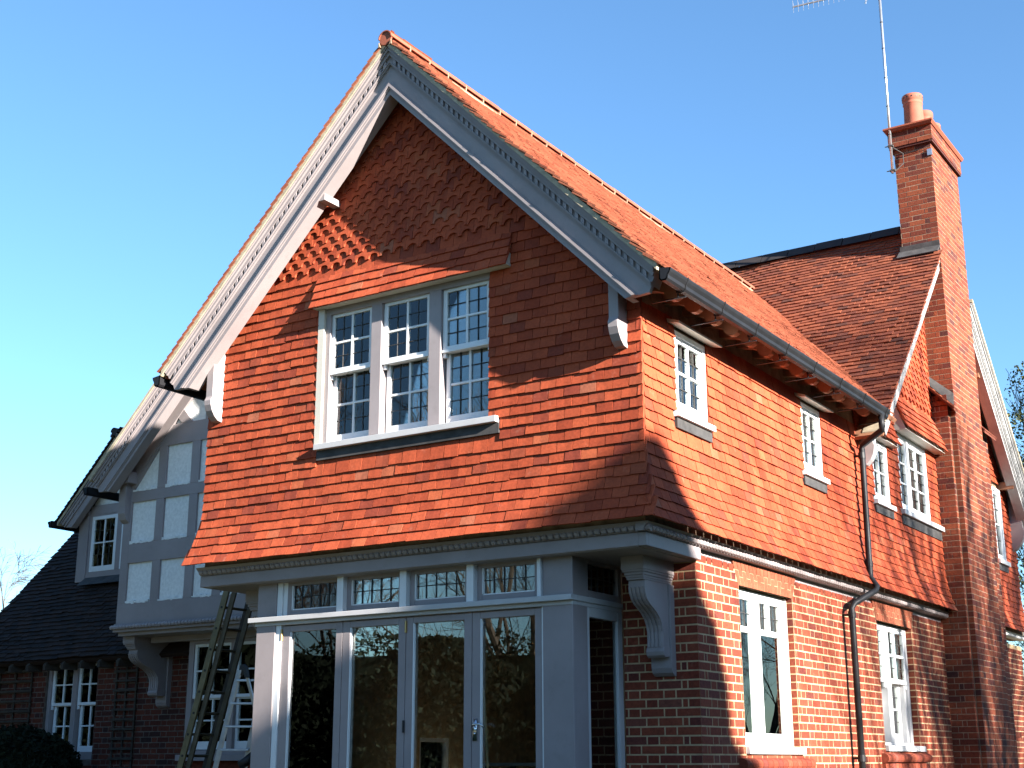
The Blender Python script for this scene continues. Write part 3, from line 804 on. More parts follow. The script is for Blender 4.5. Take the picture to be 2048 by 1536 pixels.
# three-light sash window of the front gable
T = Tfront(.035)
W = frame(T, -3.62, -1.598, 4.366, 5.80, .0, .15, .06, .012, .075, .02, muls=((-3.025, -2.895), (-2.31, -2.17)), label='three-light sash window with white glazing bars and leaded panes in front gable')
m = MB(); tb(m, T, -3.70, -3.622, -.03, .15, 4.366, 5.79); m.build('reveal_lining', 'cream', W)
for a, b in ((-3.575, -3.03), (-2.89, -2.315), (-2.165, -1.612)):
    sash(W, T, a, b, 5.10, 5.735, .030, top=.04, bot=.05, lead=(1, 1), horns=True)
    m = MB(); tb(m, T, a, b, .012, .07, 5.085, 5.115); m.build('meeting_rail', 'white', W, bevel=.003)
    sash(W, T, a + .012, b, 4.385, 5.12, .078, top=.03, bot=.085, lead=(1, 1))
sill(W, T, -3.66, -1.486, 4.303, 4.362, .085, .1)
apron(W, T, -3.655, -1.478, 4.205, 4.30, d=-.037)

# side windows of the first floor
T = Tside(-.02)
for (a, b, z0, z1) in ((.675, 1.345, 4.345, 5.12), (3.745, 4.35, 4.345, 5.12), (6.09, 6.715, 4.395, 5.17)):
    W = frame(T, a, b, z0, z1, .0, .13, .045, .045, .05, .02, mat='white')
    sash(W, T, a + .05, b - .05, z0 + .02, z1 - .05, .012, stile=.05, top=.05, bot=.09, lead=(1, 1))
    sill(W, T, a - .03, b + .06, z0 - .055, z0, .055, .1, 'white')
    apron(W, T, a - .02, b + .045, z0 - .155, z0 - .06, d=-.021)
    if a < 5:
        m = MB(); m.prism([(-.03, a - .12, 5.155), (.10, a - .12, 5.125), (.10, a - .12, 5.145), (-.03, a - .12, 5.19)], (0, b - a + .26, 0)); m.build('head_board', 'cream', W)
W = frame(T, 7.145, 8.435, 4.43, 5.455, .0, .14, .05, .05, .05, .02, muls=((7.56, 7.62),), mat='white', label='two-light casement window beside the brick chimney breast')
sash(W, T, 7.20, 7.555, 4.45, 5.40, .012, stile=.05, top=.05, bot=.08, cols=(), rows=(.34, .67), lead=(2, 1))
sash(W, T, 7.625, 8.38, 4.45, 5.40, .012, stile=.06, top=.05, bot=.08, cols=(.5,), rows=(.34, .67), lead=(2, 1))
sill(W, T, 7.10, 8.86, 4.365, 4.43, .06, .1)
apron(W, T, 7.12, 8.84, 4.24, 4.36, d=-.021)
# narrow window beyond the chimney
W = frame(T, 11.94, 12.47, 4.37, 5.54, -.01, .13, .05, .05, .05, .03, mat='white')
sash(W, T, 11.99, 12.42, 4.41, 5.49, .012, cols=(), rows=(.5,), lead=(1, 1)); sill(W, T, 11.88, 12.52, 4.30, 4.37, .06, .1); apron(W, T, 11.9, 12.5, 4.2, 4.3, d=-.021)

# ground floor side windows
T = Tside(BX - .078)
W = frame(T, hol5[0] + .004, hol5[1] - .002, 1.455, 2.938, .0, .12, .03, .085, .04, .035, muls=((2.617, 2.715),), mat='white', label='tall casement with plain lower panes and small leaded top panes')
m = MB(); tb(m, T, 3.40, 3.437, -.012, .10, 1.455, 2.938); m.build('jamb_cover', 'cream', W)
sash(W, T, 2.13, 2.617, 1.46, 2.895, .010, stile=.06, top=.05, bot=.12, cols=(), rows=(.772,), bar=.055, lead=lambda i, k: (2, 1) if k else None)
sash(W, T, 2.715, 3.355, 1.46, 2.895, .010, stile=.06, top=.05, bot=.12, cols=(), rows=(.772,), bar=.055, lead=None)
m = MB(); tb(m, T, 2.978, 3.034, .012, .045, 2.57, 2.85); m.build('glazing_bar', 'white', W)
for a, b in ((2.775, 2.978), (3.034, 3.295)): leads(T, a, b, 2.59, 2.845, .024, [a + (b - a) / 3, a + 2 * (b - a) / 3], [2.71], W)
sill(W, T, hol5[0] - .0, hol5[1] + .06, 1.385, 1.452, .12, .1)
W = frame(T, hol6[0] + .004, hol6[1] - .002, 1.50, 2.938, .0, .16, .06, .08, .04, .035, muls=((6.575, 6.725),), mat='sill', label='sash window half open at the bottom beside the downpipe')
sash(W, T, 6.16, 6.575, 2.24, 2.90, .008, stile=.06, top=.04, bot=.055, cols=(), rows=(.5,), lead=(1, 1), horns=True)
sash(W, T, 6.725, 7.37, 2.24, 2.90, .008, stile=.03, top=.04, bot=.055, cols=(.42,), rows=(.5,), bar=.035, lead=(1, 1), horns=True)
sash(W, T, 6.19, 6.575, 1.535, 2.25, .085, stile=.05, top=.03, bot=.11, cols=(), rows=(.5,), lead=(1, 1))
sash(W, T, 6.78, 7.30, 1.535, 2.25, .085, stile=.06, top=.03, bot=.11, cols=(), rows=(.5,), lead=(1, 1))
m = MB(); tb(m, T, 7.30, 7.374, .03, .12, 1.535, 2.24); tb(m, T, 6.725, 6.78, .03, .12, 1.535, 2.24); m.build('sash_lining', 'sill', W)
sill(W, T, hol6[0] - .0, hol6[1] + .09, 1.43, 1.495, .12, .1)

# ------------------------------------------------------------------ glazed door bay
BY, BXR, BXL = .245, -.867, -4.585
FLZ = .60
p = MB(); p.box((BXL, BY, .4), (-4.33, .50, 3.07)); p.build('bay_post', 'paint', HOUSE, bevel=.006)
p = MB(); p.box((-1.175, BY, .4), (BXR, .50, 3.07)); p.box((-.885, BY - .004, .4), (BXR + .004, BY + .014, 3.07)); p.build('bay_post', 'paint', HOUSE, bevel=.006)
p = MB(); p.box((-4.33, BY + .012, .4), (-4.262, .40, 3.07)); p.box((-4.262, BY + .03, 2.73), (-4.20, .40, 3.07)); p.build('door_jamb', 'white', HOUSE, bevel=.004)
p = MB(); p.box((-1.20, BY + .02, .4), (-1.175, .40, 2.66)); p.build('door_jamb', 'white', HOUSE, bevel=.004)
p = MB(); p.box((-4.655, .185, 2.676), (-.848, .30, 2.724)); p.box((-.93, .30, 2.676), (-.848, 1.13, 2.724)); p.box((-4.60, .235, 2.64), (-.862, .32, 2.676)); p.box((-.91, .32, 2.64), (-.862, 1.13, 2.676))
p.build('transom_rail', 'sill', HOUSE, bevel=.004)
mul = (-3.470, -2.700, -1.930)
for x in mul:
    p = MB(); p.box((x - .04, .205, 2.724), (x + .04, .34, 3.07)); p.build('transom_mullion', 'white', HOUSE, bevel=.004)
p = MB(); p.box((-1.215, .215, 2.724), (-1.176, .34, 3.07)); p.build('transom_mullion', 'white', HOUSE, bevel=.004)
T = Tfront(.265)
edges = [-4.2] + list(mul) + [-1.195]
for k in range(4):
    a = edges[k] + (.04 if k else 0); b = edges[k + 1] - (.04 if k < 3 else .02)
    W = frame(T, a, b, 2.728, 3.068, .0, .05, .055, .055, .04, .055, mat='paint', name='transom_window')
    m = MB(); g0, g1, h0, h1 = a + .055, b - .055, 2.783, 3.028
    tb(m, T, g0, g0 + .012, .004, .03, h0, h1); tb(m, T, g0, g1, .004, .03, h0, h0 + .010); m.build('glazing_bead', 'white', W)
    pane(T, g0, g1, h0, h1, .03, W); leads(T, g0, g1, h0, h1, .026, [g0 + (g1 - g0) * j / 5 for j in range(1, 5)], [(h0 + h1) / 2 + .01], W, w=.006)
dedge = (-4.262, -3.474, -2.703, -1.948, -1.202)
for k in range(4):
    a, b = dedge[k] + .003, dedge[k + 1] - .003
    m = MB(); T = Tfront(.272)
    gl = ((-4.153, -3.558), (-3.381, -2.791), (-2.619, -2.035), (-1.858, -1.273))[k]
    tb(m, T, a, gl[0], 0, .05, FLZ, 2.632); tb(m, T, gl[1], b, 0, .05, FLZ, 2.632); tb(m, T, gl[0], gl[1], .001, .05, 2.572, 2.632); tb(m, T, gl[0], gl[1], .001, .05, FLZ, .80)
    D = m.build('door', 'paint', HOUSE, bevel=.004)
    m = MB(); tb(m, T, gl[0], gl[0] + .012, .004, .03, .80, 2.572); m.build('glazing_bead', 'white', D)
    pane(T, gl[0], gl[1], .80, 2.572, .03, D)
    if k in (0, 2):
        m = MB(); x = a; m.tube([(x, .262, 2.49), (x, .262, 2.60)], .010, 8); m.box((x - .012, .268, 2.49), (x + .012, .274, 2.60)); m.build('hinge', 'brass', D)
    if k == 1:
        m = MB(); m.tube([(b, .262, 1.58), (b, .262, 1.69)], .011, 8); m.build('hinge', 'black', D)
    if k == 3:
        x = -1.905; m = MB(); m.box((x - .022, .258, 1.50), (x + .022, .272, 1.69)); m.tube([(x, .26, 1.635), (x, .215, 1.635)], .012, 10)
        m.tube([(x, .215, 1.635), (x + .04, .212, 1.64), (x + .09, .213, 1.642), (x + .125, .218, 1.615)], [.011, .010, .010, .007], 8); m.tube([(x, .262, 1.56), (x, .252, 1.56)], .013, 10)
        m.build('handle', 'chrome', D, smooth=True)
# right flank of the bay
T = Tside(BXR)
W = frame(T, .50, 1.13, 2.724, 3.068, .0, .06, .02, .06, .04, .065, mat='paint', name='transom_window')
pane(T, .52, 1.07, 2.79, 3.028, .03, W); leads(T, .52, 1.07, 2.79, 3.028, .026, [.52 + .55 * j / 5 for j in range(1, 5)], [2.91], W)
W = frame(T, .50, 1.14, FLZ, 2.64, .0, .07, .035, .09, .085, .15, mat='sill', name='side_light')
pane(T, .535, 1.05, .75, 2.555, .03, W)
# left flank
T = lambda u, d, z: (BXL + d, u, z)
W = frame(T, .50, 1.14, FLZ, 3.06, .0, .07, .05, .07, .4, .15, mat='paint', name='side_light'); pane(T, .55, 1.07, .75, 2.66, .03, W)
# brick return left of the bay and the wall to the court
b = MB(); b.box((-5.10, 1.1487, .2), (-4.585, 1.36, 3.062)); b.box((-5.10, 1.36, .2), (-4.87, 3.41, 3.06)); b.box((-5.10, 3.41, .2), (-4.87, 4.03, .85)); b.box((-5.10, 3.41, 1.60), (-4.87, 4.03, 3.06)); b.box((-5.10, 4.03, .2), (-4.87, 7, 3.06))
BL = b.build('court_ground_wall', 'mortar', HOUSE)
brick_face('brick', 'brick', BL, lambda u, z: np.array([-4.585 - u, 1.1487, z]), (-1, 0, 0), (0, -1, 0), 0, .515, zl[1:])
# room behind the doors
r = MB(); r.box((-4.87, .52, .35), (-.36, 6.3, FLZ)); r.build('room_floor', 'roomfloor', HOUSE)
r = MB(); r.box((-4.87, 6.2, FLZ), (-.36, 6.3, 3.08)); r.build('room_wall', 'room', HOUSE)
# court window seen through the room
T = lambda u, d, z: (-4.87 - d, u, z)
W = frame(T, 3.41, 4.03, .85, 1.60, .02, .12, .05, .05, .05, .05, mat='white')
pane(T, 3.46, 3.98, .90, 1.55, .06, W); leads(T, 3.46, 3.98, .90, 1.55, .06, [3.59, 3.72, 3.85], [1.06, 1.22, 1.38], W)

# ------------------------------------------------------------------ chimney
SKY0, SKY1, SKX0, SKX1 = 8.97, 10.42, -.262, .298
c = MB(); c.box((SKX0 + .006, SKY0 + .006, .2), (SKX1 - .006, SKY1 - .006, 10.30)); c.box((-.2, 8.886, .2), (.216, 10.99, 6.15))
CH_ = c.build('chimney_stack', 'mortarold', HOUSE)
zc = [j * CH for j in range(4, 128)]
def PX(x): return lambda u, z: np.array([x, u, z])
brick_face('chimney_brick', 'brickold', CH_, PX(SKX1 - .006), (0, 1, 0), (1, 0, 0), SKY0, SKY1, [z for z in zc if z < 10.2], joint=.010)
brick_face('chimney_brick', 'brickold', CH_, lambda u, z: np.array([SKX1 - u, SKY0 + .006, z]), (-1, 0, 0), (0, -1, 0), 0, .56, [z for z in zc if 6.0 < z < 10.2], joint=.010, par=1)
brick_face('chimney_brick', 'brickold', CH_, PX(.216), (0, 1, 0), (1, 0, 0), 8.88, 10.99, [z for z in zc if z < 6.05], hole=lambda z: [(SKY0, SKY1)], joint=.010)
brick_face('chimney_brick', 'brickold', CH_, lambda u, z: np.array([.222 - u, 8.886, z]), (-1, 0, 0), (0, -1, 0), 0, .42, [z for z in zc if z < 6.3], joint=.010, par=1)
brick_face('chimney_brick', 'brickold', CH_, lambda u, z: np.array([SKX1 - u, SKY0 + .006, z]), (-1, 0, 0), (0, -1, 0), 0, .078, [z for z in zc if z < 6.05], joint=.010)
# shoulders: tiled weatherings with cement fillets
for (ya, yb) in ((8.78, 9.0), (10.40, 11.06)):
    s = MB(); s.prism([(-.14, ya, 6.55), (.335, ya, 6.045), (.335, ya, 6.085), (-.14, ya, 6.60)], (0, yb - ya, 0)); s = s.build('shoulder_weathering', 'roofold', CH_)
    for j in range(5):
        t = MB(); x = .345 - j * .093; zz = 6.04 + j * .099
        t.prism([(x, ya - .01, zz + .045), (x - .16, ya - .01, zz + .195), (x - .16, ya - .01, zz + .208), (x, ya - .01, zz + .060)], (0, yb - ya + .02, 0)); t.build('shoulder_tile', 'roofold', CH_)
f = MB(); f.prism([(-.12, 8.955, 6.72), (-.12, 8.90, 6.60), (.295, 8.90, 6.16), (.295, 8.955, 6.34)], (0, .03, 0)); f.build('cement_fillet', 'lead', CH_)
# oversailing head
h = MB(); h.box((SKX0 - .055, SKY0 - .06, 10.30), (SKX1 + .045, SKY1 + .06, 10.50)); h = h.build('oversailing_head', 'mortarold', CH_)
hz = [10.22 + CH * j for j in range(0, 3)]
g = MB(); g.box((SKX0 - .05, SKY0 - .05, 10.222), (SKX1 + .04, SKY1 + .05, 10.32)); g.build('oversailing_course', 'brickold', CH_)
brick_face('chimney_brick', 'brickold', CH_, PX(SKX1 + .045), (0, 1, 0), (1, 0, 0), SKY0 - .06, SKY1 + .06, [10.25, 10.33, 10.41], joint=.010)
brick_face('chimney_brick', 'brickold', CH_, lambda u, z: np.array([SKX1 + .05 - u, SKY0 - .06, z]), (-1, 0, 0), (0, -1, 0), 0, .67, [10.25, 10.33, 10.41], joint=.010)
t = MB(); t.loft([(-.33, 8.86, 10.49), (.36, 8.86, 10.49), (.36, 10.52, 10.49), (-.33, 10.52, 10.49)], [(-.365, 8.835, 10.53), (.385, 8.835, 10.53), (.385, 10.545, 10.53), (-.365, 10.545, 10.53)])
t.loft([(-.365, 8.835, 10.531), (.385, 8.835, 10.531), (.385, 10.545, 10.531), (-.365, 10.545, 10.531)], [(-.36, 8.84, 10.558), (.38, 8.84, 10.558), (.38, 10.54, 10.558), (-.36, 10.54, 10.558)]); t.build('chimney_cap', 'rubbed', CH_)
fl_ = MB(); fl_.loft([(-.3, 8.9, 10.563), (.33, 8.9, 10.563), (.33, 10.48, 10.563), (-.3, 10.48, 10.563)], [(-.1, 9.1, 10.66), (.13, 9.1, 10.66), (.13, 10.3, 10.66), (-.1, 10.3, 10.66)]); fl_.build('flaunching', 'mortarold', CH_)
for i_, (py, hh, ss) in enumerate(((9.22, .56, 1.0), (9.76, .50, .95), (10.2, .47, .9))):
    m = MB(); s = ss
    m.lathe((.02, py, 10.60), [(.155 * s, 0), (.152 * s, .04), (.138 * s, hh - .17), (.145 * s, hh - .155), (.150 * s, hh - .14), (.143 * s, hh - .125), (.143 * s, hh - .10), (.155 * s, hh - .085), (.158 * s, hh - .02), (.150 * s, hh), (.12 * s, hh), (.115 * s, hh - .25)], 28)
    P_ = m.build('chimney_pot', 'pot', CH_, smooth=True)
    if i_ != 1:
        v = MB()
        for k in range(14):
            a = 2 * math.pi * k / 14; cc = np.array([.02 + .1535 * s * math.cos(a), py + .1535 * s * math.sin(a), 10.60 + hh - .052]); n = np.array([math.cos(a), math.sin(a), 0])
            v.tube([cc - n * .01, cc + n * .0045], .012, 8)
        v.build('vent_hole', 'black', CH_)
# lead apron where the stack leaves the roof
la = MB(); la.prism([(-.285, 8.955, 8.50), (.30, 8.955, 8.50), (.30, 8.955, 8.665), (-.285, 8.955, 8.665)], (0, .014, 0)); la.prism([(-.30, 8.97, 8.58), (.305, 8.97, 8.58), (.305, 8.80, 8.435), (-.30, 8.80, 8.435)], (0, -.008, .012)); la.build('lead_flashing', 'lead', CH_)
la = MB(); la.box((.24, 8.955, 10.02), (.31, 8.975, 10.12)); la.build('vent_plate', 'steel', CH_)
# old mortar run on the breast
ms = MB(); pts = [(10.52, 5.1), (10.56, 4.837), (10.598, 4.32), (10.52, 3.578), (10.47, 2.858), (10.40, 2.153), (10.35, 1.67)]
for (y0, z0), (y1, z1) in zip(pts[:-1], pts[1:]):
    n = 8
    for j in range(n):
        f0, f1 = j / n, (j + 1) / n; w0 = .035 * random.uniform(.5, 1.2); a0 = y0 + (y1 - y0) * f0; a1 = y0 + (y1 - y0) * f1; q0 = z0 + (z1 - z0) * f0; q1 = z0 + (z1 - z0) * f1
        ms.prism([(.224, a0 - w0, q0), (.224, a0 + w0, q0), (.224, a1 + w0 * .9, q1 - .002), (.224, a1 - w0 * 1.1, q1 - .002)], (.004, 0, 0))
ms.build('mortar_run', 'mortar', CH_)
# cross gable verges
Tc = lambda a, o, z: (-.0 + o, a, z)
LAYC = [(0, .05, .12, .335), (.05, .19, .14, .315)]
for sg, lay, mt in ((-1, LAYC, 'wverge'),):
    barge('bargeboard', mt, Tc, CY, CZ - .07, K2, sg, [(3.98, 5.9), (3.98, 5.28), (3.80, 5.0)], lay, t0=.75)
    barge('verge_mortar', 'verge', Tc, CY, CZ - .062, K2, sg, [(4.0, 0), (4.0, 9)], [(0, .05, .08, .325)], t0=.6)
gable_set(Tc, CY, CZ - .07, K2, [(4.0, 5.9), (4.0, 5.1), (3.9, 4.95), (3.6, 4.95)], sides=(1,), mat='wverge2', t0=.94)
barge('barge_soffit', 'timber', Tc, CY, CZ - .2, K2, -1, [(3.9, 0), (3.9, 9)], [(0, .02, -.02, .30)], t0=.6)
for y_, z_ in ((10.9, 7.05), (12.45, 5.55)):
    b = MB(); b.box((-.05, y_, z_), (.21, y_ + .13, z_ + .12)); b.build('purlin_end', 'timber', HOUSE)
# bracket at the foot of the cross gable
b = MB(); prof = [(-.03, 4.72), (.05, 4.74), (.11, 4.80), (.15, 4.88), (.165, 4.97), (.15, 5.0), (.15, 5.25), (-.03, 5.25)]
b.prism([(o, 5.66, z) for o, z in prof], (0, .11, 0)); b.build('gable_bracket', 'sill', HOUSE, bevel=.004)
b = MB(); prof = [(-.03, 4.6), (.05, 4.64), (.13, 4.72), (.19, 4.84), (.20, 4.95), (.18, 5.0), (.18, 5.5), (-.03, 5.5)]
b.prism([(o, 12.95, z) for o, z in prof], (0, .12, 0)); b.build('gable_bracket', 'paint', HOUSE, bevel=.004)
# ground floor and rope moulding beyond the breast
b = MB(); b.box((-.36, 10.99, .2), (BX, 13.3, 3.1)); b2 = b.build('rear_ground_wall', 'mortar', HOUSE)
brick_face('brick', 'brick', b2, PX(BX), (0, 1, 0), (1, 0, 0), 11.0, 13.3, [j * CH for j in range(4, 38)])
rope((-.028, 11.0, 3.218), (-.028, 13.2, 3.218), .030, .0665, 'white', HOUSE)
b = MB(); b.prism([(-.12, 11.0, 3.186), (-.045, 11.0, 3.186), (-.0, 11.0, 3.262), (-.12, 11.0, 3.262)], (0, 2.2, 0)); b.build('cornice_cove', 'white', HOUSE)
b = MB(); b.box((-.13, 11.55, 1.75), (-.10, 12.3, 2.55)); W = b.build('window', 'timber', HOUSE); b = MB(); b.box((-.15, 11.5, 1.66), (-.02, 12.35, 1.74)); b.build('sill', 'brickold', W)

# ------------------------------------------------------------------ half-timbered wing
LX, LY = -7.90, 3.60                     # ridge x, wall plane
g = MB(); g.prism([(-10.50, LY, 3.2), (-5.22, LY, 3.2), (-5.22, LY, 5.35), (LX, LY, 8.1), (-10.50, LY, 5.40)], (0, .2, 0))
TW = g.build('half_timbered_wall', 'render', HOUSE)
def timber(pts, name='timber', th=.035):
    m = MB(); m.prism([(x, LY - th, z) for x, z in pts], (0, th + .01, 0)); return m.build(name, 'paint', TW, bevel=.004)
def tbox(x0, x1, z0, z1, th=.035): return timber([(x0, z0), (x1, z0), (x1, z1), (x0, z1)], th=th)
tbox(-10.53, -5.2, 3.255, 3.54, .036); tbox(-10.375, -5.2, 4.125, 4.414, .034); tbox(-10.375, -5.2, 5.03, 5.19, .034); tbox(-10.375, -5.2, 5.81, 6.115, .034)
tbox(-10.53, -10.375, 3.54, 5.45, .035)
for x in (-9.86, -9.185, -8.63, -8.0, -7.4):
    for z0, z1 in ((3.54, 4.125), (4.414, 5.03), (5.19, 5.81)): tbox(x, x + .163, z0, z1, .035)
timber([(-10.375, 5.19), (-10.375, 5.45), (-10.0, 5.87), (-9.86, 5.81)], th=.033)
timber([(-9.43, 6.115), (-9.215, 6.115), (-9.47, 6.40), (-9.58, 6.27)]); timber([(-8.95, 6.115), (-8.75, 6.115), (-8.75, 7.2), (-8.95, 7.0)])
timber([(-10.53, 5.40), (-10.30, 5.40), (-8.8, 6.93), (-8.8, 7.20)], th=.045)
for x, z0, z1 in ((-9.86, 3.54, 4.125),): pass
# uneven lower edges of the roughcast panels
rg = MB()
for zz in (3.545, 4.419, 5.195):
    for x0, x1 in ((-10.375, -9.86), (-9.697, -9.185), (-9.022, -8.63), (-8.467, -8.0)):
        x = x0 + .01
        while x < x1 - .03:
            w = random.uniform(.03, .07); rg.box((x, LY - .037 - random.uniform(.0, .004), zz - random.uniform(.0, .016)), (min(x + w, x1 - .005), LY + .01, zz + random.uniform(.012, .035))); x += w
rg.build('roughcast_edge', 'render', TW)
gable_set(lambda a, o, z: (a, 3.47 - o, z), LX, 8.34, K, [(2.90, 5.9), (2.90, 5.36), (2.82, 5.17), (2.57, 5.155)], wall_out=-.12)
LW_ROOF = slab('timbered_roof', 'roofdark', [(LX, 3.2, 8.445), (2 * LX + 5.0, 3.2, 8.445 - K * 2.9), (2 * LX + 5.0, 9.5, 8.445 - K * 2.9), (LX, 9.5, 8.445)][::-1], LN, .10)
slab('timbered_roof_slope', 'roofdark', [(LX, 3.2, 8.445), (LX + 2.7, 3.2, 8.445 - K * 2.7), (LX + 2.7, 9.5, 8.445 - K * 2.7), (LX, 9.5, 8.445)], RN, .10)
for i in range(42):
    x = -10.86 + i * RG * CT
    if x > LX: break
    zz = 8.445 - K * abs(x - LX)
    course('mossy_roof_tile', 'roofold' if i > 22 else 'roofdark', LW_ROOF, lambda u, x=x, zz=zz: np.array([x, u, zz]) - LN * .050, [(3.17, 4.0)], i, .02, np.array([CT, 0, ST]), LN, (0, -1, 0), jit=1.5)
ridge(LW_ROOF, 'ridge_tile', 'ridgenew', (LX, 3.15, 8.40), (LX, 6, 8.40), .09, .335)
gutter(HOUSE, lambda u, o, z: (-10.87 - o, u, 5.24 + z), 3.14, 8.0)
# corner post head and bracket of the timbered gable
b = MB(); b.box((-10.56, 3.40, 5.30), (-10.30, 3.60, 5.47)); b.box((-10.545, 3.46, 4.96), (-10.40, 3.60, 5.30))
b.prism([(-10.545, 3.60, 4.72), (-10.545, 3.56, 4.725), (-10.545, 3.50, 4.77), (-10.545, 3.46, 4.86), (-10.545, 3.46, 4.96), (-10.545, 3.60, 4.96)], (.145, 0, 0)); b.build('gable_bracket', 'paint', HOUSE, bevel=.004)
b = MB(); b.box((-10.545, 3.55, 3.235), (-5.2, 3.60, 3.254)); b.box((-10.53, 3.52, 3.13), (-5.2, 3.75, 3.236)); b.build('jetty_fascia', 'paint', HOUSE)
rope((-10.55, 3.49, 3.195), (-5.3, 3.49, 3.195), .032, .0665, 'paint', HOUSE)
b = MB(); b.box((-10.5, 3.6, 3.08), (-5.2, 4.6, 3.13)); b.build('jetty_soffit', 'paint', HOUSE)
b = MB(); b.box((-10.25, 4.0, 3.0), (-5.2, 4.1, 3.12)); b.build('jetty_beam', 'paint', HOUSE)
corbel(-10.52, -10.30, 4.50, zoff=.045, deep=.30)
# ground floor of the left range
GW = MB(); GWY = 4.5
gwh = (-13.13, -11.93, 1.36, 2.86)
GW.box((-15.2, GWY, .2), (gwh[0], GWY + .24, 3.0)); GW.box((gwh[1], GWY, .2), (-5.1, GWY + .24, 3.1)); GW.box((gwh[0], GWY, .2), (gwh[1], GWY + .24, gwh[2])); GW.box((gwh[0], GWY, gwh[3]), (gwh[1], GWY + .24, 3.0))
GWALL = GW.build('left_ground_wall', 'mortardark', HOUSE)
brick_face('old_wall_brick', 'brickshade', GWALL, lambda u, z: np.array([u, GWY, z]), (1, 0, 0), (0, -1, 0), -15.2, -9.0, [j * CH for j in range(11, 37)], hole=lambda z: [(gwh[0], gwh[1])] if gwh[2] - .05 < z < gwh[3] else [])
T = Tfront(GWY + .04)
W = frame(T, gwh[0], gwh[1], gwh[2], gwh[3], 0, .12, .07, .02, .05, .11, muls=((-12.54, -12.44),), mat='paint', label='two-light sash window in the shaded brick wall under the low roof')
for a, b in ((-13.06, -12.54), (-12.44, -11.95)):
    sash(W, T, a, b, 2.18, 2.81, .03, top=.03, bot=.045, lead=None, horns=True); sash(W, T, a + .03, b, 1.475, 2.20, .075, top=.03, bot=.09, lead=None)
# bay window under the timbered jetty
T = Tfront(4.10)
W = frame(T, -9.55, -6.2, 1.42, 3.02, 0, .10, .10, .10, .07, .06, muls=((-8.72, -8.62), (-7.8, -7.7)), mat='paint', label='grey framed bay window under the timbered jetty')
for a, b in ((-9.45, -8.72), (-8.62, -7.8), (-7.7, -6.3)):
    sash(W, T, a, b, 2.19, 2.95, .02, top=.04, bot=.045, lead=None); sash(W, T, a, b, 1.49, 2.20, .055, top=.03, bot=.11, lead=None)
m = MB(); m.box((-9.55, 4.20, 2.95), (-9.46, 4.5, 3.02)); m.box((-9.55, 4.20, 1.42), (-9.46, 4.5, 1.55)); m.box((-9.55, 4.42, 1.55), (-9.46, 4.5, 2.95)); m.build('bay_cheek', 'paint', W)
m = MB(); m.box((-9.53, 4.20, 2.16), (-9.48, 4.42, 2.21)); m.box((-9.53, 4.22, 1.55), (-9.48, 4.25, 2.95)); m.build('sash', 'white', W)
m = MB(); m.box((-9.512, 4.25, 1.56), (-9.506, 4.42, 2.94)); m.build('pane', 'glass', W)
m = MB(); m.box((-9.62, 4.02, 1.34), (-6.1, 4.5, 1.42)); m.build('sill', 'paint', W)
m = MB(); m.box((-9.5, 4.14, .3), (-6.2, 4.5, 1.34)); m.build('apron_wall', 'brickold', W)
# low tiled roof with its dormer
K3 = 1.1; A3 = math.atan(K3); N3 = np.array([0, -math.sin(A3), math.cos(A3)]); U3 = np.array([0, math.cos(A3), math.sin(A3)])
lz = lambda y: 2.95 + K3 * (y - 4.25)
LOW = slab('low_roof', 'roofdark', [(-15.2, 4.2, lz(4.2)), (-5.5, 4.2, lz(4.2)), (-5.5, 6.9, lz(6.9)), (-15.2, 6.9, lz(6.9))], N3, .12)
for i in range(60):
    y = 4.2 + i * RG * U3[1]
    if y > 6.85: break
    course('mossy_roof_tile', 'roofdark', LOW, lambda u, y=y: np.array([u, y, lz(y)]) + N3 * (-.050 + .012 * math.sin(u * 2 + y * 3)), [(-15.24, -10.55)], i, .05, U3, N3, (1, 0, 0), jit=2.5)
x = -15.0
while x < -10.7:
    b = MB(); b.prism([(x, 4.22, lz(4.22) - .12), (x, 4.22, lz(4.22) - .20), (x, 4.5, lz(4.22) - .20), (x, 4.5, lz(4.5) - .12)], (.06, 0, 0)); b.build('rafter_foot', 'wood', LOW); x += .42
for (y0_, y1_) in ((4.2, 6.9),):
    b = MB(); b.prism([(-15.2, y0_, lz(y0_) - .05), (-15.2, y1_, lz(y1_) - .05), (-15.2, y1_, lz(y1_) - .22), (-15.2, y0_, lz(y0_) - .22)], (-.03, 0, 0)); b.build('verge_board', 'paint', LOW)
DY, DXR = 5.50, -12.70
d = MB(); d.prism([(-13.72, DY, 4.1), (-10.9, DY, 4.1), (-10.9, DY, 4.9), (DXR, DY, 6.5), (-13.72, DY, 5.42)], (0, 1.2, 0)); DORM = d.build('dormer', 'render', HOUSE)
d = MB(); d.box((-13.80, DY - .07, 4.28), (-13.56, DY + .02, 5.42)); d.build('corner_post', 'paint', DORM, bevel=.004)
d = MB(); d.box((-13.56, DY - .05, 5.42), (-10.9, DY + .02, 5.58)); d.box((-13.56, DY - .05, 4.34), (-10.9, DY + .02, 4.43)); d.build('beam', 'paint', DORM)
d = MB(); d.box((-13.85, DY - .09, 5.42), (-13.55, DY + .02, 5.50)); d.build('post_head', 'paint', DORM)
d = MB(); d.prism([(-13.56, DY - .055, 4.34), (-10.9, DY - .055, 4.34), (-10.9, DY - .22, 4.20), (-13.56, DY - .22, 4.20)], (0, .01, .012)); d.build('lead_apron', 'lead', DORM)
T = Tfront(DY - .045)
W = frame(T, -13.56, -11.2, 4.43, 5.42, 0, .06, .07, .1, .03, .02, muls=((-12.86, -12.74), (-12.1, -12.0)), mat='paint', label='leaded dormer casement in the low dark roof')
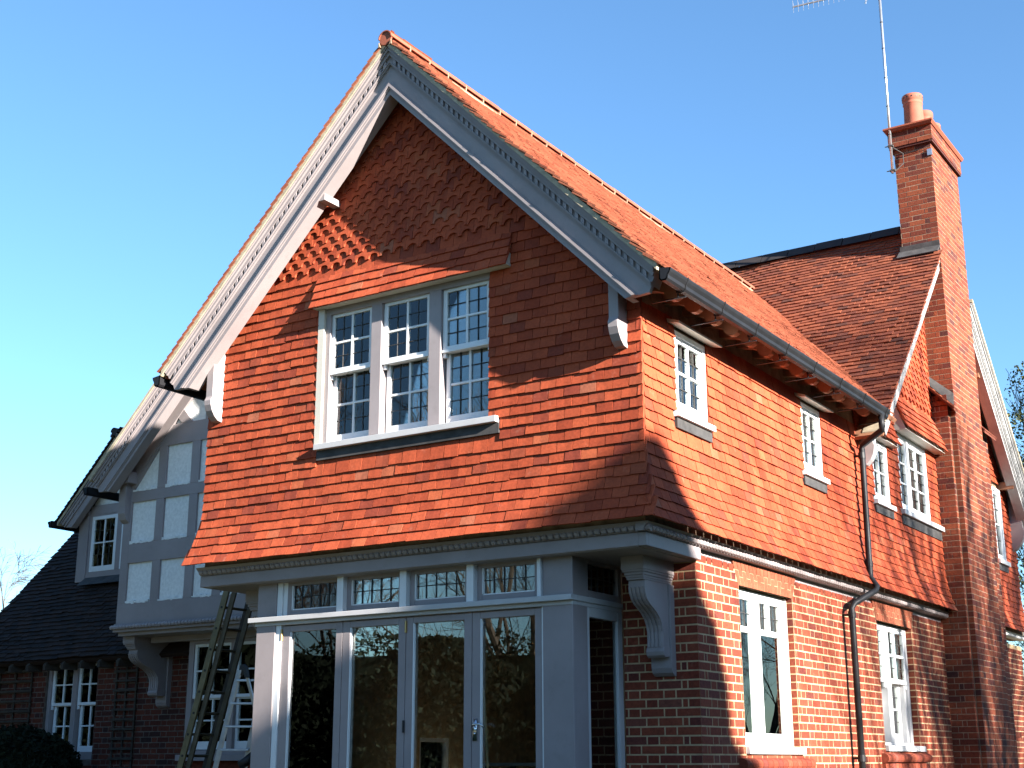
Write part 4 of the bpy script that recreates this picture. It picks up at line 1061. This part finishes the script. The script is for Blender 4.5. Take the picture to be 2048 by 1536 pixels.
for a, b in ((-13.49, -12.86), (-12.74, -12.1)): sash(W, T, a, b, 4.44, 5.39, -.005, stile=.06, top=.06, bot=.09, lead=(1, 1))
gable_set(lambda a, o, z: (a, 5.42 - o * .8, z), DXR, 6.63, K, [(1.30, 5.9), (1.30, 5.32), (1.22, 5.22), (1.0, 5.20)], sides=(-1,), layers=[(0, .06, .10, .32), (.06, .12, .10, .29), (.12, .17, .10, .255), (.17, .20, .10, .28), (.20, .36, .10, .25)], dent=(.125, .165, .25, .275, .03, .06), wall_out=-.1)
DZ = 6.745
DR = slab('dormer_roof', 'roofdark', [(DXR, 5.16, DZ), (DXR - 1.36, 5.16, DZ - K * 1.36), (DXR - 1.36, 8, DZ - K * 1.36), (DXR, 8, DZ)][::-1], LN, .10)
for i in range(30):
    x = DXR - 1.38 + i * RG * CT
    if x > DXR: break
    course('mossy_roof_tile', 'roofdark', DR, lambda u, x=x: np.array([x, u, DZ - K * (DXR - x)]) - LN * .050, [(5.12, 6.2)], i, .02, np.array([CT, 0, ST]), LN, (0, -1, 0), jit=1.5)
slab('dormer_roof_slope', 'roofdark', [(DXR, 5.16, DZ), (DXR + 1.5, 5.16, DZ - K * 1.5), (DXR + 1.5, 8, DZ - K * 1.5), (DXR, 8, DZ)], RN, .10)
ridge(DR, 'ridge_tile', 'ridgedark', (DXR, 5.08, DZ - .02), (DXR, 7.5, DZ - .02), .075, .335, bed='mortardark')
gutter(HOUSE, lambda u, o, z: (DXR - 1.37 - o, u, DZ - K * 1.37 - .03 + z), 5.06, 8)
# rear bulk of the house behind the visible roofs, so that no daylight passes through
b = MB(); b.box((-14.9, 6.7, .2), (-.4, 12.8, 4.6)); b.build('rear_range', 'brickold', HOUSE)
flush_pieces()

# ------------------------------------------------------------------ television aerial
A = thing('television_aerial', 'tall galvanised television aerial mast strapped to the chimney', 'aerial', (-.27, 8.86, 9.8))
m = MB(); m.tube([(-.268, 8.86, 9.82), (-.243, 8.86, 13.2)], .021, 10); under(m.build('mast', 'steel', smooth=True), A)
for z in (10.45, 10.92, 11.4, 11.9, 12.35, 12.75):
    m = MB(); x = -.268 + .025 * (z - 9.82) / 3.4; m.tube([(x, 8.86, z - .008), (x, 8.86, z + .008)], .0235, 10); under(m.build('mast_band', 'lead'), A)
m = MB(); m.tube([(-.262, 8.86, 12.98), (-1.52, 8.50, 12.86)], .014, 6); BOOM = under(m.build('boom', 'steel'), A)
for k in range(15):
    t = .16 + .84 * k / 14; c = np.array([-.262, 8.86, 12.98]) * (1 - t) + np.array([-1.52, 8.50, 12.86]) * t
    m = MB()
    for a in (math.radians(62), math.radians(118)):
        d_ = np.array([.28 * math.cos(a), -.96 * math.cos(a), math.sin(a)]); L = .10
        m.tube([c - np.array([0, 0, .0]) - d_ * L * (.6 if a > 1.2 else .9), c + d_ * L], .0035, 5)
    m.box(c - .012, c + .012); under(m.build('director_element', 'steel'), A)
m = MB()
for dz in (-.16, -.08, .05, .13): m.tube([(-.36, 8.70, 12.95 + dz - .06), (-.53, 8.98, 12.95 + dz + .05)], .005, 5)
m.tube([(-.47, 8.86, 12.75), (-.44, 8.84, 13.15)], .009, 5); under(m.build('reflector', 'steel'), A)
for z in (9.86, 10.26):
    m = MB(); m.box((-.305, 8.83, z - .012), (-.225, 8.885, z + .012)); m.tube([(-.305, 8.85, z), (-.35, 8.84, z)], .008, 6); under(m.build('clamp', 'lead'), A)
m = MB(); m.tube([(-.25, 8.88, 9.84), (-.12, 8.95, 9.98), (-.12, 8.955, 10.14), (-.25, 8.88, 10.25)], .008, 6); m.tube([(-.12, 8.955, 10.12), (.30, 8.955, 10.16)], .004, 5); under(m.build('wall_bracket', 'lead'), A)

# ------------------------------------------------------------------ ladders
ly0, ly1 = 1.98, 2.40
L = thing('extension_ladder', 'long brownish aluminium extension ladder leaning in the court behind the bay', 'ladder', (-7.55, 2.2, .42))
lx = lambda z: -7.62 + .2975 * (z - .42)
def stile(y, mat, name='stile', off=0.0):
    m = MB(); n = np.array([.285, 0, .958]); w = np.array([.958, 0, -.285])
    p0 = np.array([lx(.42) + off, y, .42]); p1 = np.array([lx(5.45) + off, y, 5.45])
    q = [w * .045 + np.array([0, .014, 0]), w * .045 - np.array([0, .014, 0]), -w * .045 - np.array([0, .014, 0]), -w * .045 + np.array([0, .014, 0])]
    m.loft([p0 + a for a in q], [p1 + a for a in q]); return under(m.build(name, mat, bevel=.003), L)
S0 = stile(ly0, 'goldalu'); stile(ly1, 'wood'); 
for k in range(20):
    z = .65 + k * .248; m = MB(); m.tube([(lx(z), ly0 + .01, z), (lx(z), ly1 - .01, z)], .017, 8); under(m.build('rung', 'oldwood'), L)
    m = MB(); m.tube([(lx(z) - .0, ly0 - .019, z), (lx(z), ly0 - .012, z)], .016, 8); o = m.build('rung_rivet', 'black'); under(o, L)
q = MB(); n = np.array([.285, 0, .958]); w = np.array([.958, 0, -.285])
for yy in (ly0 + .045, ly1 - .045):
    p0 = np.array([lx(.6) + .09, yy, .6]); p1 = np.array([lx(5.2) + .09, yy, 5.2]); h = [w * .035 + np.array([0, .012, 0]), w * .035 - np.array([0, .012, 0]), -w * .035 - np.array([0, .012, 0]), -w * .035 + np.array([0, .012, 0])]
    q.loft([p0 + a for a in h], [p1 + a for a in h])
under(q.build('inner_stiles', 'oldwood'), L)
# step ladder: two frames hinged at the top
S = thing('step_ladder', 'silver aluminium step ladder with black top hinge standing beside the bay post', 'ladder', (-6.3, 1.55, .42))
dv = np.array([.86, .51, 0]); lv = np.array([-.255, 0, -.967])
top = np.array([-6.01, 1.50, 2.33])
def bar(m, p0, p1, a, b):
    m.loft([p0 + a + b, p0 - a + b, p0 - a - b, p0 + a - b], [p1 + a + b, p1 - a + b, p1 - a - b, p1 + a - b])
for s in (0, 1):
    m = MB(); bar(m, top + dv * (.0 + .30 * s), top + dv * (-.02 + .36 * s) + lv * 1.97, dv * .011, np.array([.03, 0, 0])); under(m.build('front_stile', 'alu', bevel=.003), S)
    m = MB(); bar(m, top + dv * (.03 + .25 * s) + np.array([.05, 0, 0]), top + dv * (.01 + .30 * s) + np.array([.62, .25, -1.9]), dv * .009, np.array([.02, 0, 0])); under(m.build('rear_stile', 'alu', bevel=.003), S)
for k in range(7):
    t = .12 + k * .262; c = top + lv * t; m = MB(); a0 = c + dv * (-.02 * t / 2); a1 = c + dv * (.30 + .06 * t / 2)
    nn = np.array([-.51, .86, 0])
    m.loft([a0 + nn * .04 + [0, 0, .012], a0 - nn * .04 + [0, 0, .012], a0 - nn * .04 - [0, 0, .012], a0 + nn * .04 - [0, 0, .012]], [a1 + nn * .04 + [0, 0, .012], a1 - nn * .04 + [0, 0, .012], a1 - nn * .04 - [0, 0, .012], a1 + nn * .04 - [0, 0, .012]])
    under(m.build('tread', 'alu', bevel=.003), S)
for s in (0, 1):
    m = MB(); c = top + dv * (.0 + .30 * s)
    m.prism([c + np.array(p_) for p_ in ((-.04, 0, -.08), (.0, 0, .05), (.04, 0, .065), (.09, 0, .03), (.12, 0, -.09), (.08, 0, -.09), (.05, 0, -.01), (.0, 0, -.08))], dv * .035); under(m.build('hinge', 'black', bevel=.004), S)
m = MB(); c = top + lv * 1.08 + dv * .30
m.tube([c + np.array([-.03, -.02, 0]), c + np.array([.05, .01, .05]), c + np.array([.10, .03, .13])], [.05, .055, .03], 8); under(m.build('locking_catch', 'black', smooth=True), S)

# ------------------------------------------------------------------ trellises, bush
def trellis(name, label, x0, x1, z0, z1, nx, nz):
    t = thing(name, label, 'trellis', ((x0 + x1) / 2, 4.46, z0))
    for k in range(nx):
        x = x0 + .04 + (x1 - x0 - .08) * k / (nx - 1); m = MB(); m.box((x - .016, 4.462, z0), (x + .016, 4.478, z1)); under(m.build('upright', 'wood'), t)
    for k in range(nz):
        z = z0 + .06 + (z1 - z0 - .12) * k / (nz - 1); m = MB(); m.box((x0, 4.440, z - .018), (x1, 4.462, z + .018)); under(m.build('slat', 'wood'), t)
trellis('trellis', 'dark timber trellis panel on the brick wall left of the sash window', -14.30, -13.42, .8, 2.80, 3, 13)
trellis('trellis', 'dark timber trellis panel between sash window and jetty corbel', -11.50, -10.98, .6, 2.72, 3, 15)
def leaf_cloud(name, mat, pts, size, parent=None):
    n = len(pts); pts = np.array(pts)
    a = rng.normal(size=(n, 3)); a /= np.linalg.norm(a, axis=1)[:, None]
    b = rng.normal(size=(n, 3)); b -= (a * b).sum(1)[:, None] * a; b /= np.linalg.norm(b, axis=1)[:, None]
    s = size * rng.uniform(.6, 1.3, (n, 1))
    V = np.stack([pts - a * s, pts + b * s * .55, pts + a * s, pts - b * s * .55], 1).reshape(-1, 3)
    F = np.arange(4 * n).reshape(-1, 4)
    me = bpy.data.meshes.new(name); me.from_pydata(V.tolist(), [], F.tolist()); me.materials.append(M[mat])
    o = bpy.data.objects.new(name, me); COL.objects.link(o)
    if parent: under(o, parent)
    return o
B = thing('clipped_bush', 'dark clipped evergreen bush in front of the shaded left windows', 'bush', (-12.0, 3.2, .42))
th = rng.uniform(0, 2 * math.pi, 9000); cz_ = rng.uniform(-.3, 1, 9000); rr = rng.normal(1, .03, 9000) * (1 + .04 * np.sin(th * 5 + cz_ * 7))
sq = np.sqrt(np.clip(1 - cz_ ** 2, 0, 1))
leaf_cloud('crown', 'leaf3', np.stack([-12.1 + 1.12 * rr * sq * np.cos(th), 3.2 + .9 * rr * sq * np.sin(th), .95 + .83 * rr * cz_], 1), .045, B)
m = MB(); m.lathe((-12.1, 3.2, .95), [(.9 * math.sqrt(max(0, 1 - t * t)) * 1.1, .72 * t) for t in (-.9, -.6, -.2, .2, .5, .75, .9, .98)], 16); under(m.build('inner_crown', 'leaf3'), B)
m = MB(); m.tube([(-12.1, 3.2, .3), (-12.1, 3.2, .9)], .08, 8); under(m.build('stem', 'bark'), B)

# ------------------------------------------------------------------ trees
def bare_tree(name, label, base, H, seed, mat='bark', spread=.55, depth=6, r0=.16, lean=(0, 0), group=None, twig=.004, first=.28, droop=0.0, kids=(2, 4)):
    r_ = random.Random(seed); t = thing(name, label, 'tree', base, group)
    trunk = MB(); tw = MB()
    def grow(p, d, L, r, lev):
        n = 4 if lev < 2 else 3
        pts = [p]; dd = d
        for k in range(n):
            dd = dd + np.array([r_.gauss(0, .10), r_.gauss(0, .10), r_.gauss(0, .06) - droop * lev * .05]); dd = dd / np.linalg.norm(dd)
            pts.append(pts[-1] + dd * L / n)
        r1 = max(twig, r * (.62 if lev else .6))
        rs = [r + (r1 - r) * k / n for k in range(n + 1)]
        (trunk if lev < 2 else tw).tube(pts, rs, 8 if lev == 0 else 5 if lev < 3 else 3, caps=False)
        if lev >= depth: return
        nk = r_.randint(*kids) + (2 if lev == 0 else 0)
        for k in range(nk):
            f = (first if lev == 0 else .35) + (1 - (first if lev == 0 else .35)) * (k + r_.random() * .6) / nk; i = min(n - 1, int(f * n)); q = pts[i] + (pts[i + 1] - pts[i]) * (f * n - i) if f < 1 else pts[-1]
            a = r_.uniform(0, 2 * math.pi); s = spread * r_.uniform(.7, 1.3)
            u = np.cross(dd, [.3, .5, .8]); u /= np.linalg.norm(u); v = np.cross(dd, u)
            e = dd * math.cos(s) + (u * math.cos(a) + v * math.sin(a)) * math.sin(s) + np.array([0, 0, .12]); e /= np.linalg.norm(e)
            grow(q, e, L * r_.uniform(.52, .76), max(twig, rs[i] * r_.uniform(.42, .62)), lev + 1)
        grow(pts[-1], dd, L * .66, r1, lev + 1)
    d0 = np.array([lean[0], lean[1], 1.0]); d0 /= np.linalg.norm(d0)
    grow(np.array(base, float), d0, H * .42, r0, 0)
    under(trunk.build('trunk', mat), t); under(tw.build('crown', mat), t)
    return t
def evergreen(name, label, base, H, R, n, mat, size, cone=True, group=None, jag=.25, pw=1.0):
    t = thing(name, label, 'tree', base, group)
    m = MB(); m.tube([base, (base[0], base[1], base[2] + H * .93)], [.03 * H * .5, .02], 8); under(m.build('trunk', 'bark'), t)
    h = rng.uniform(.04, 1, n); a = rng.uniform(0, 2 * math.pi, n)
    lay = .5 + .5 * np.sin(h * H * 4.2 + 1.7 * np.sin(a * 3)); 
    prof = (1 - h) ** pw if cone else np.sqrt(np.clip(1 - (2 * h - 1) ** 2, 0, 1))
    rad = R * prof * (1 - jag + jag * lay) * np.sqrt(rng.uniform(.08, 1, n)) + .05
    leaf_cloud('crown', mat, np.stack([base[0] + rad * np.cos(a), base[1] + rad * np.sin(a), base[2] + H * h - .06 * rad], 1), size, t)
    return t
gz = lambda x, y: ground_z(x, y)
# the conifer whose shadow falls on the lower corner of the front wing
evergreen('conifer', 'tall dense conifer on the sunny side of the garden casting its shadow on the corner', (19.66, -3.74, -.28), 11.05, 5.9, 60000, 'leaf', .18, jag=.16, pw=.75)
# bare trees that throw their branches over the chimney and the side wall
bare_tree('bare_tree', 'bare winter tree with many upright stems beyond the side wall', (17.5, 4.6, -.28), 13, 3, r0=.17, spread=.42, depth=5)
bare_tree('bare_tree', 'slender bare tree leaning slightly toward the chimney side of the garden', (15.5, 6.4, -.28), 11, 8, r0=.12, spread=.40, depth=5, lean=(-.03, .05))
bare_tree('bare_tree', 'tall bare tree standing farthest along the side garden', (19.5, 3.0, -.28), 15, 21, r0=.15, spread=.45, depth=5)
bare_tree('bare_tree', 'many branched bare tree opposite the chimney breast', (16.2, 6.9, -.28), 13.5, 31, r0=.12, spread=.36, depth=5, twig=.009)
bare_tree('bare_tree', 'bare tree nearest the rear gable in the side garden', (16.6, 7.7, -.28), 12.5, 33, r0=.11, spread=.34, depth=5, twig=.009)
bare_tree('bare_tree', 'young bare tree between the conifer and the chimney trees', (18.4, 5.2, -.28), 12, 35, r0=.08, spread=.34, depth=4, twig=.006)
# trees across the lawn, mirrored in the windows
for i, (x, y, H) in enumerate(((-30, -46, 24), (-46, -38, 26), (-50, -54, 30), (-22, -56, 27), (-60, -36, 28), (-38, -60, 29), (-56, -22, 25), (-10, -54, 25))):
    bare_tree('lawn_tree', 'bare winter tree across the lawn, mirrored in the front windows', (x, y, -.28), H * .82, 40 + i, r0=.3, spread=.6, depth=5, twig=.014, group='bare trees across the lawn')
for i, (x, y, H, R) in enumerate(((-33, -30, 6, 4), (-27, -34, 6.5, 4.5), (-20, -38, 6, 4), (-38, -24, 7, 4.5), (-13, -38, 6, 4.5), (-43, -17, 7, 4.5))):
    evergreen('garden_evergreen', 'rounded dark evergreen at the far edge of the lawn', (x, y, -.28), H, R, 12000, 'leaf3', .15, cone=False, group='evergreens edging the lawn')
# hedges: one added unseen behind the conifer to shade the lawn, one across the lawn
def hedge(name, label, path, H, th, n):
    t = thing(name, label, 'hedge', (path[0][0], path[0][1], -.3))
    P = np.array(path, float); seg = np.diff(P, axis=0); L = np.linalg.norm(seg, axis=1); cum = np.concatenate([[0], np.cumsum(L)])
    u = rng.uniform(0, cum[-1], n); k = np.clip(np.searchsorted(cum, u) - 1, 0, len(L) - 1); f = (u - cum[k]) / L[k]
    q = P[k] + seg[k] * f[:, None]; nn = np.stack([-seg[k][:, 1], seg[k][:, 0]], 1) / L[k][:, None]
    hh = H * (1 + .05 * np.sin(u * .9) + .04 * np.sin(u * 2.3)); z = rng.uniform(0, 1, n) ** .8 * hh
    side = rng.uniform(-1, 1, n) * th
    leaf_cloud('foliage', 'leaf3', np.column_stack([q + nn * side[:, None], z - .3]), .13, t)
    for i in range(len(seg)):
        m = MB(); d = seg[i] / L[i]; w = np.array([-d[1], d[0]]) * th * .7
        m.loft([(*(P[i] + w), -.4), (*(P[i] - w), -.4), (*(P[i] - w), H * .85), (*(P[i] + w), H * .85)], [(*(P[i + 1] + w), -.4), (*(P[i + 1] - w), -.4), (*(P[i + 1] - w), H * .85), (*(P[i + 1] + w), H * .85)])
        under(m.build('inner_hedge', 'leaf3'), t)
hedge('hedge', 'tall dark hedge added behind the conifer to shade the lawn and block low sky', [(27, -40), (27, -12), (27, 12), (25, 40)], 8.6, .9, 40000)
hedge('hedge', 'long dark hedge closing the far end of the front lawn', [(-52, 2), (-47, -18), (-34, -35), (-12, -44), (14, -44), (27, -40)], 6.6, 1.1, 50000)
# trees beyond the house, plus two unseen evergreens added to darken the left court
bare_tree('birch_tree', 'pale bare birch showing its twigs above the low roof', (-41.5, 25.5, -.3), 9.2, 77, mat='birch', r0=.11, spread=.5, depth=6, droop=.6, twig=.008)
evergreen('sky_screen_evergreen', 'tall dark evergreen added out of view to block sky above the left court', (-18.5, -4.5, -.28), 9.0, 3.6, 16000, 'leaf3', .18, cone=False)
evergreen('sky_screen_evergreen', 'broad dark evergreen added out of view to block sky beside the low roofed range', (-21.0, 1.8, -.1), 9.5, 3.8, 16000, 'leaf3', .18, cone=False)
evergreen('holm_oak', 'olive green evergreen tree beyond the rear gable', (-.95, 31, -.3), 15.0, 3.75, 90000, 'leaf2', .055, cone=False, jag=.45)
bare_tree('bare_tree', 'thin bare tree rising above the olive evergreen', (-2.2, 31.5, -.3), 11.8, 91, r0=.08, spread=.3, depth=5, twig=.008)
for i, (x, y) in enumerate(((8, 30), (14, 36), (20, 28), (6, 42))):
    bare_tree('boundary_tree', 'bare tree along the far boundary beyond the side garden', (x, y, -.28), 10, 60 + i, r0=.14, depth=5, group='bare trees on the far boundary')

# ------------------------------------------------------------------ things in the room
t = thing('broom', 'broom with pale handle leaning inside the glazed doors', 'broom', (-2.35, 1.2, FLZ))
m = MB(); m.tube([(-2.32, 1.15, FLZ + .06), (-2.55, 1.35, 2.0)], .013, 8); under(m.build('handle', 'broom'), t)
m = MB(); m.box((-2.47, 1.08, FLZ), (-2.17, 1.2, FLZ + .09)); under(m.build('head', 'wood'), t)
t = thing('work_bench', 'cluttered trestle bench inside the glazed doors', 'bench', (-1.75, 1.6, FLZ))
m = MB(); m.box((-2.6, 1.3, 1.28), (-1.0, 1.85, 1.31)); under(m.build('top', 'boxes'), t)
for x in (-2.5, -1.1):
    for y in (1.35, 1.8): m = MB(); m.box((x - .02, y - .02, FLZ), (x + .02, y + .02, 1.28)); under(m.build('leg', 'wood'), t)
for i, (x, h, mt, nm, lb) in enumerate(((-1.55, .13, 'boxes', 'cardboard_box', 'small card box on the bench'), (-1.28, .16, 'red', 'tool_case', 'red plastic case on the bench'))):
    m = MB(); m.box((x - .12, 1.4, 1.31), (x + .12, 1.6, 1.31 + h)); m.box((x - .125, 1.395, 1.31 + h * .7), (x + .125, 1.605, 1.31 + h * .76)); tag(m.build(nm, mt, bevel=.01), lb, 'box')
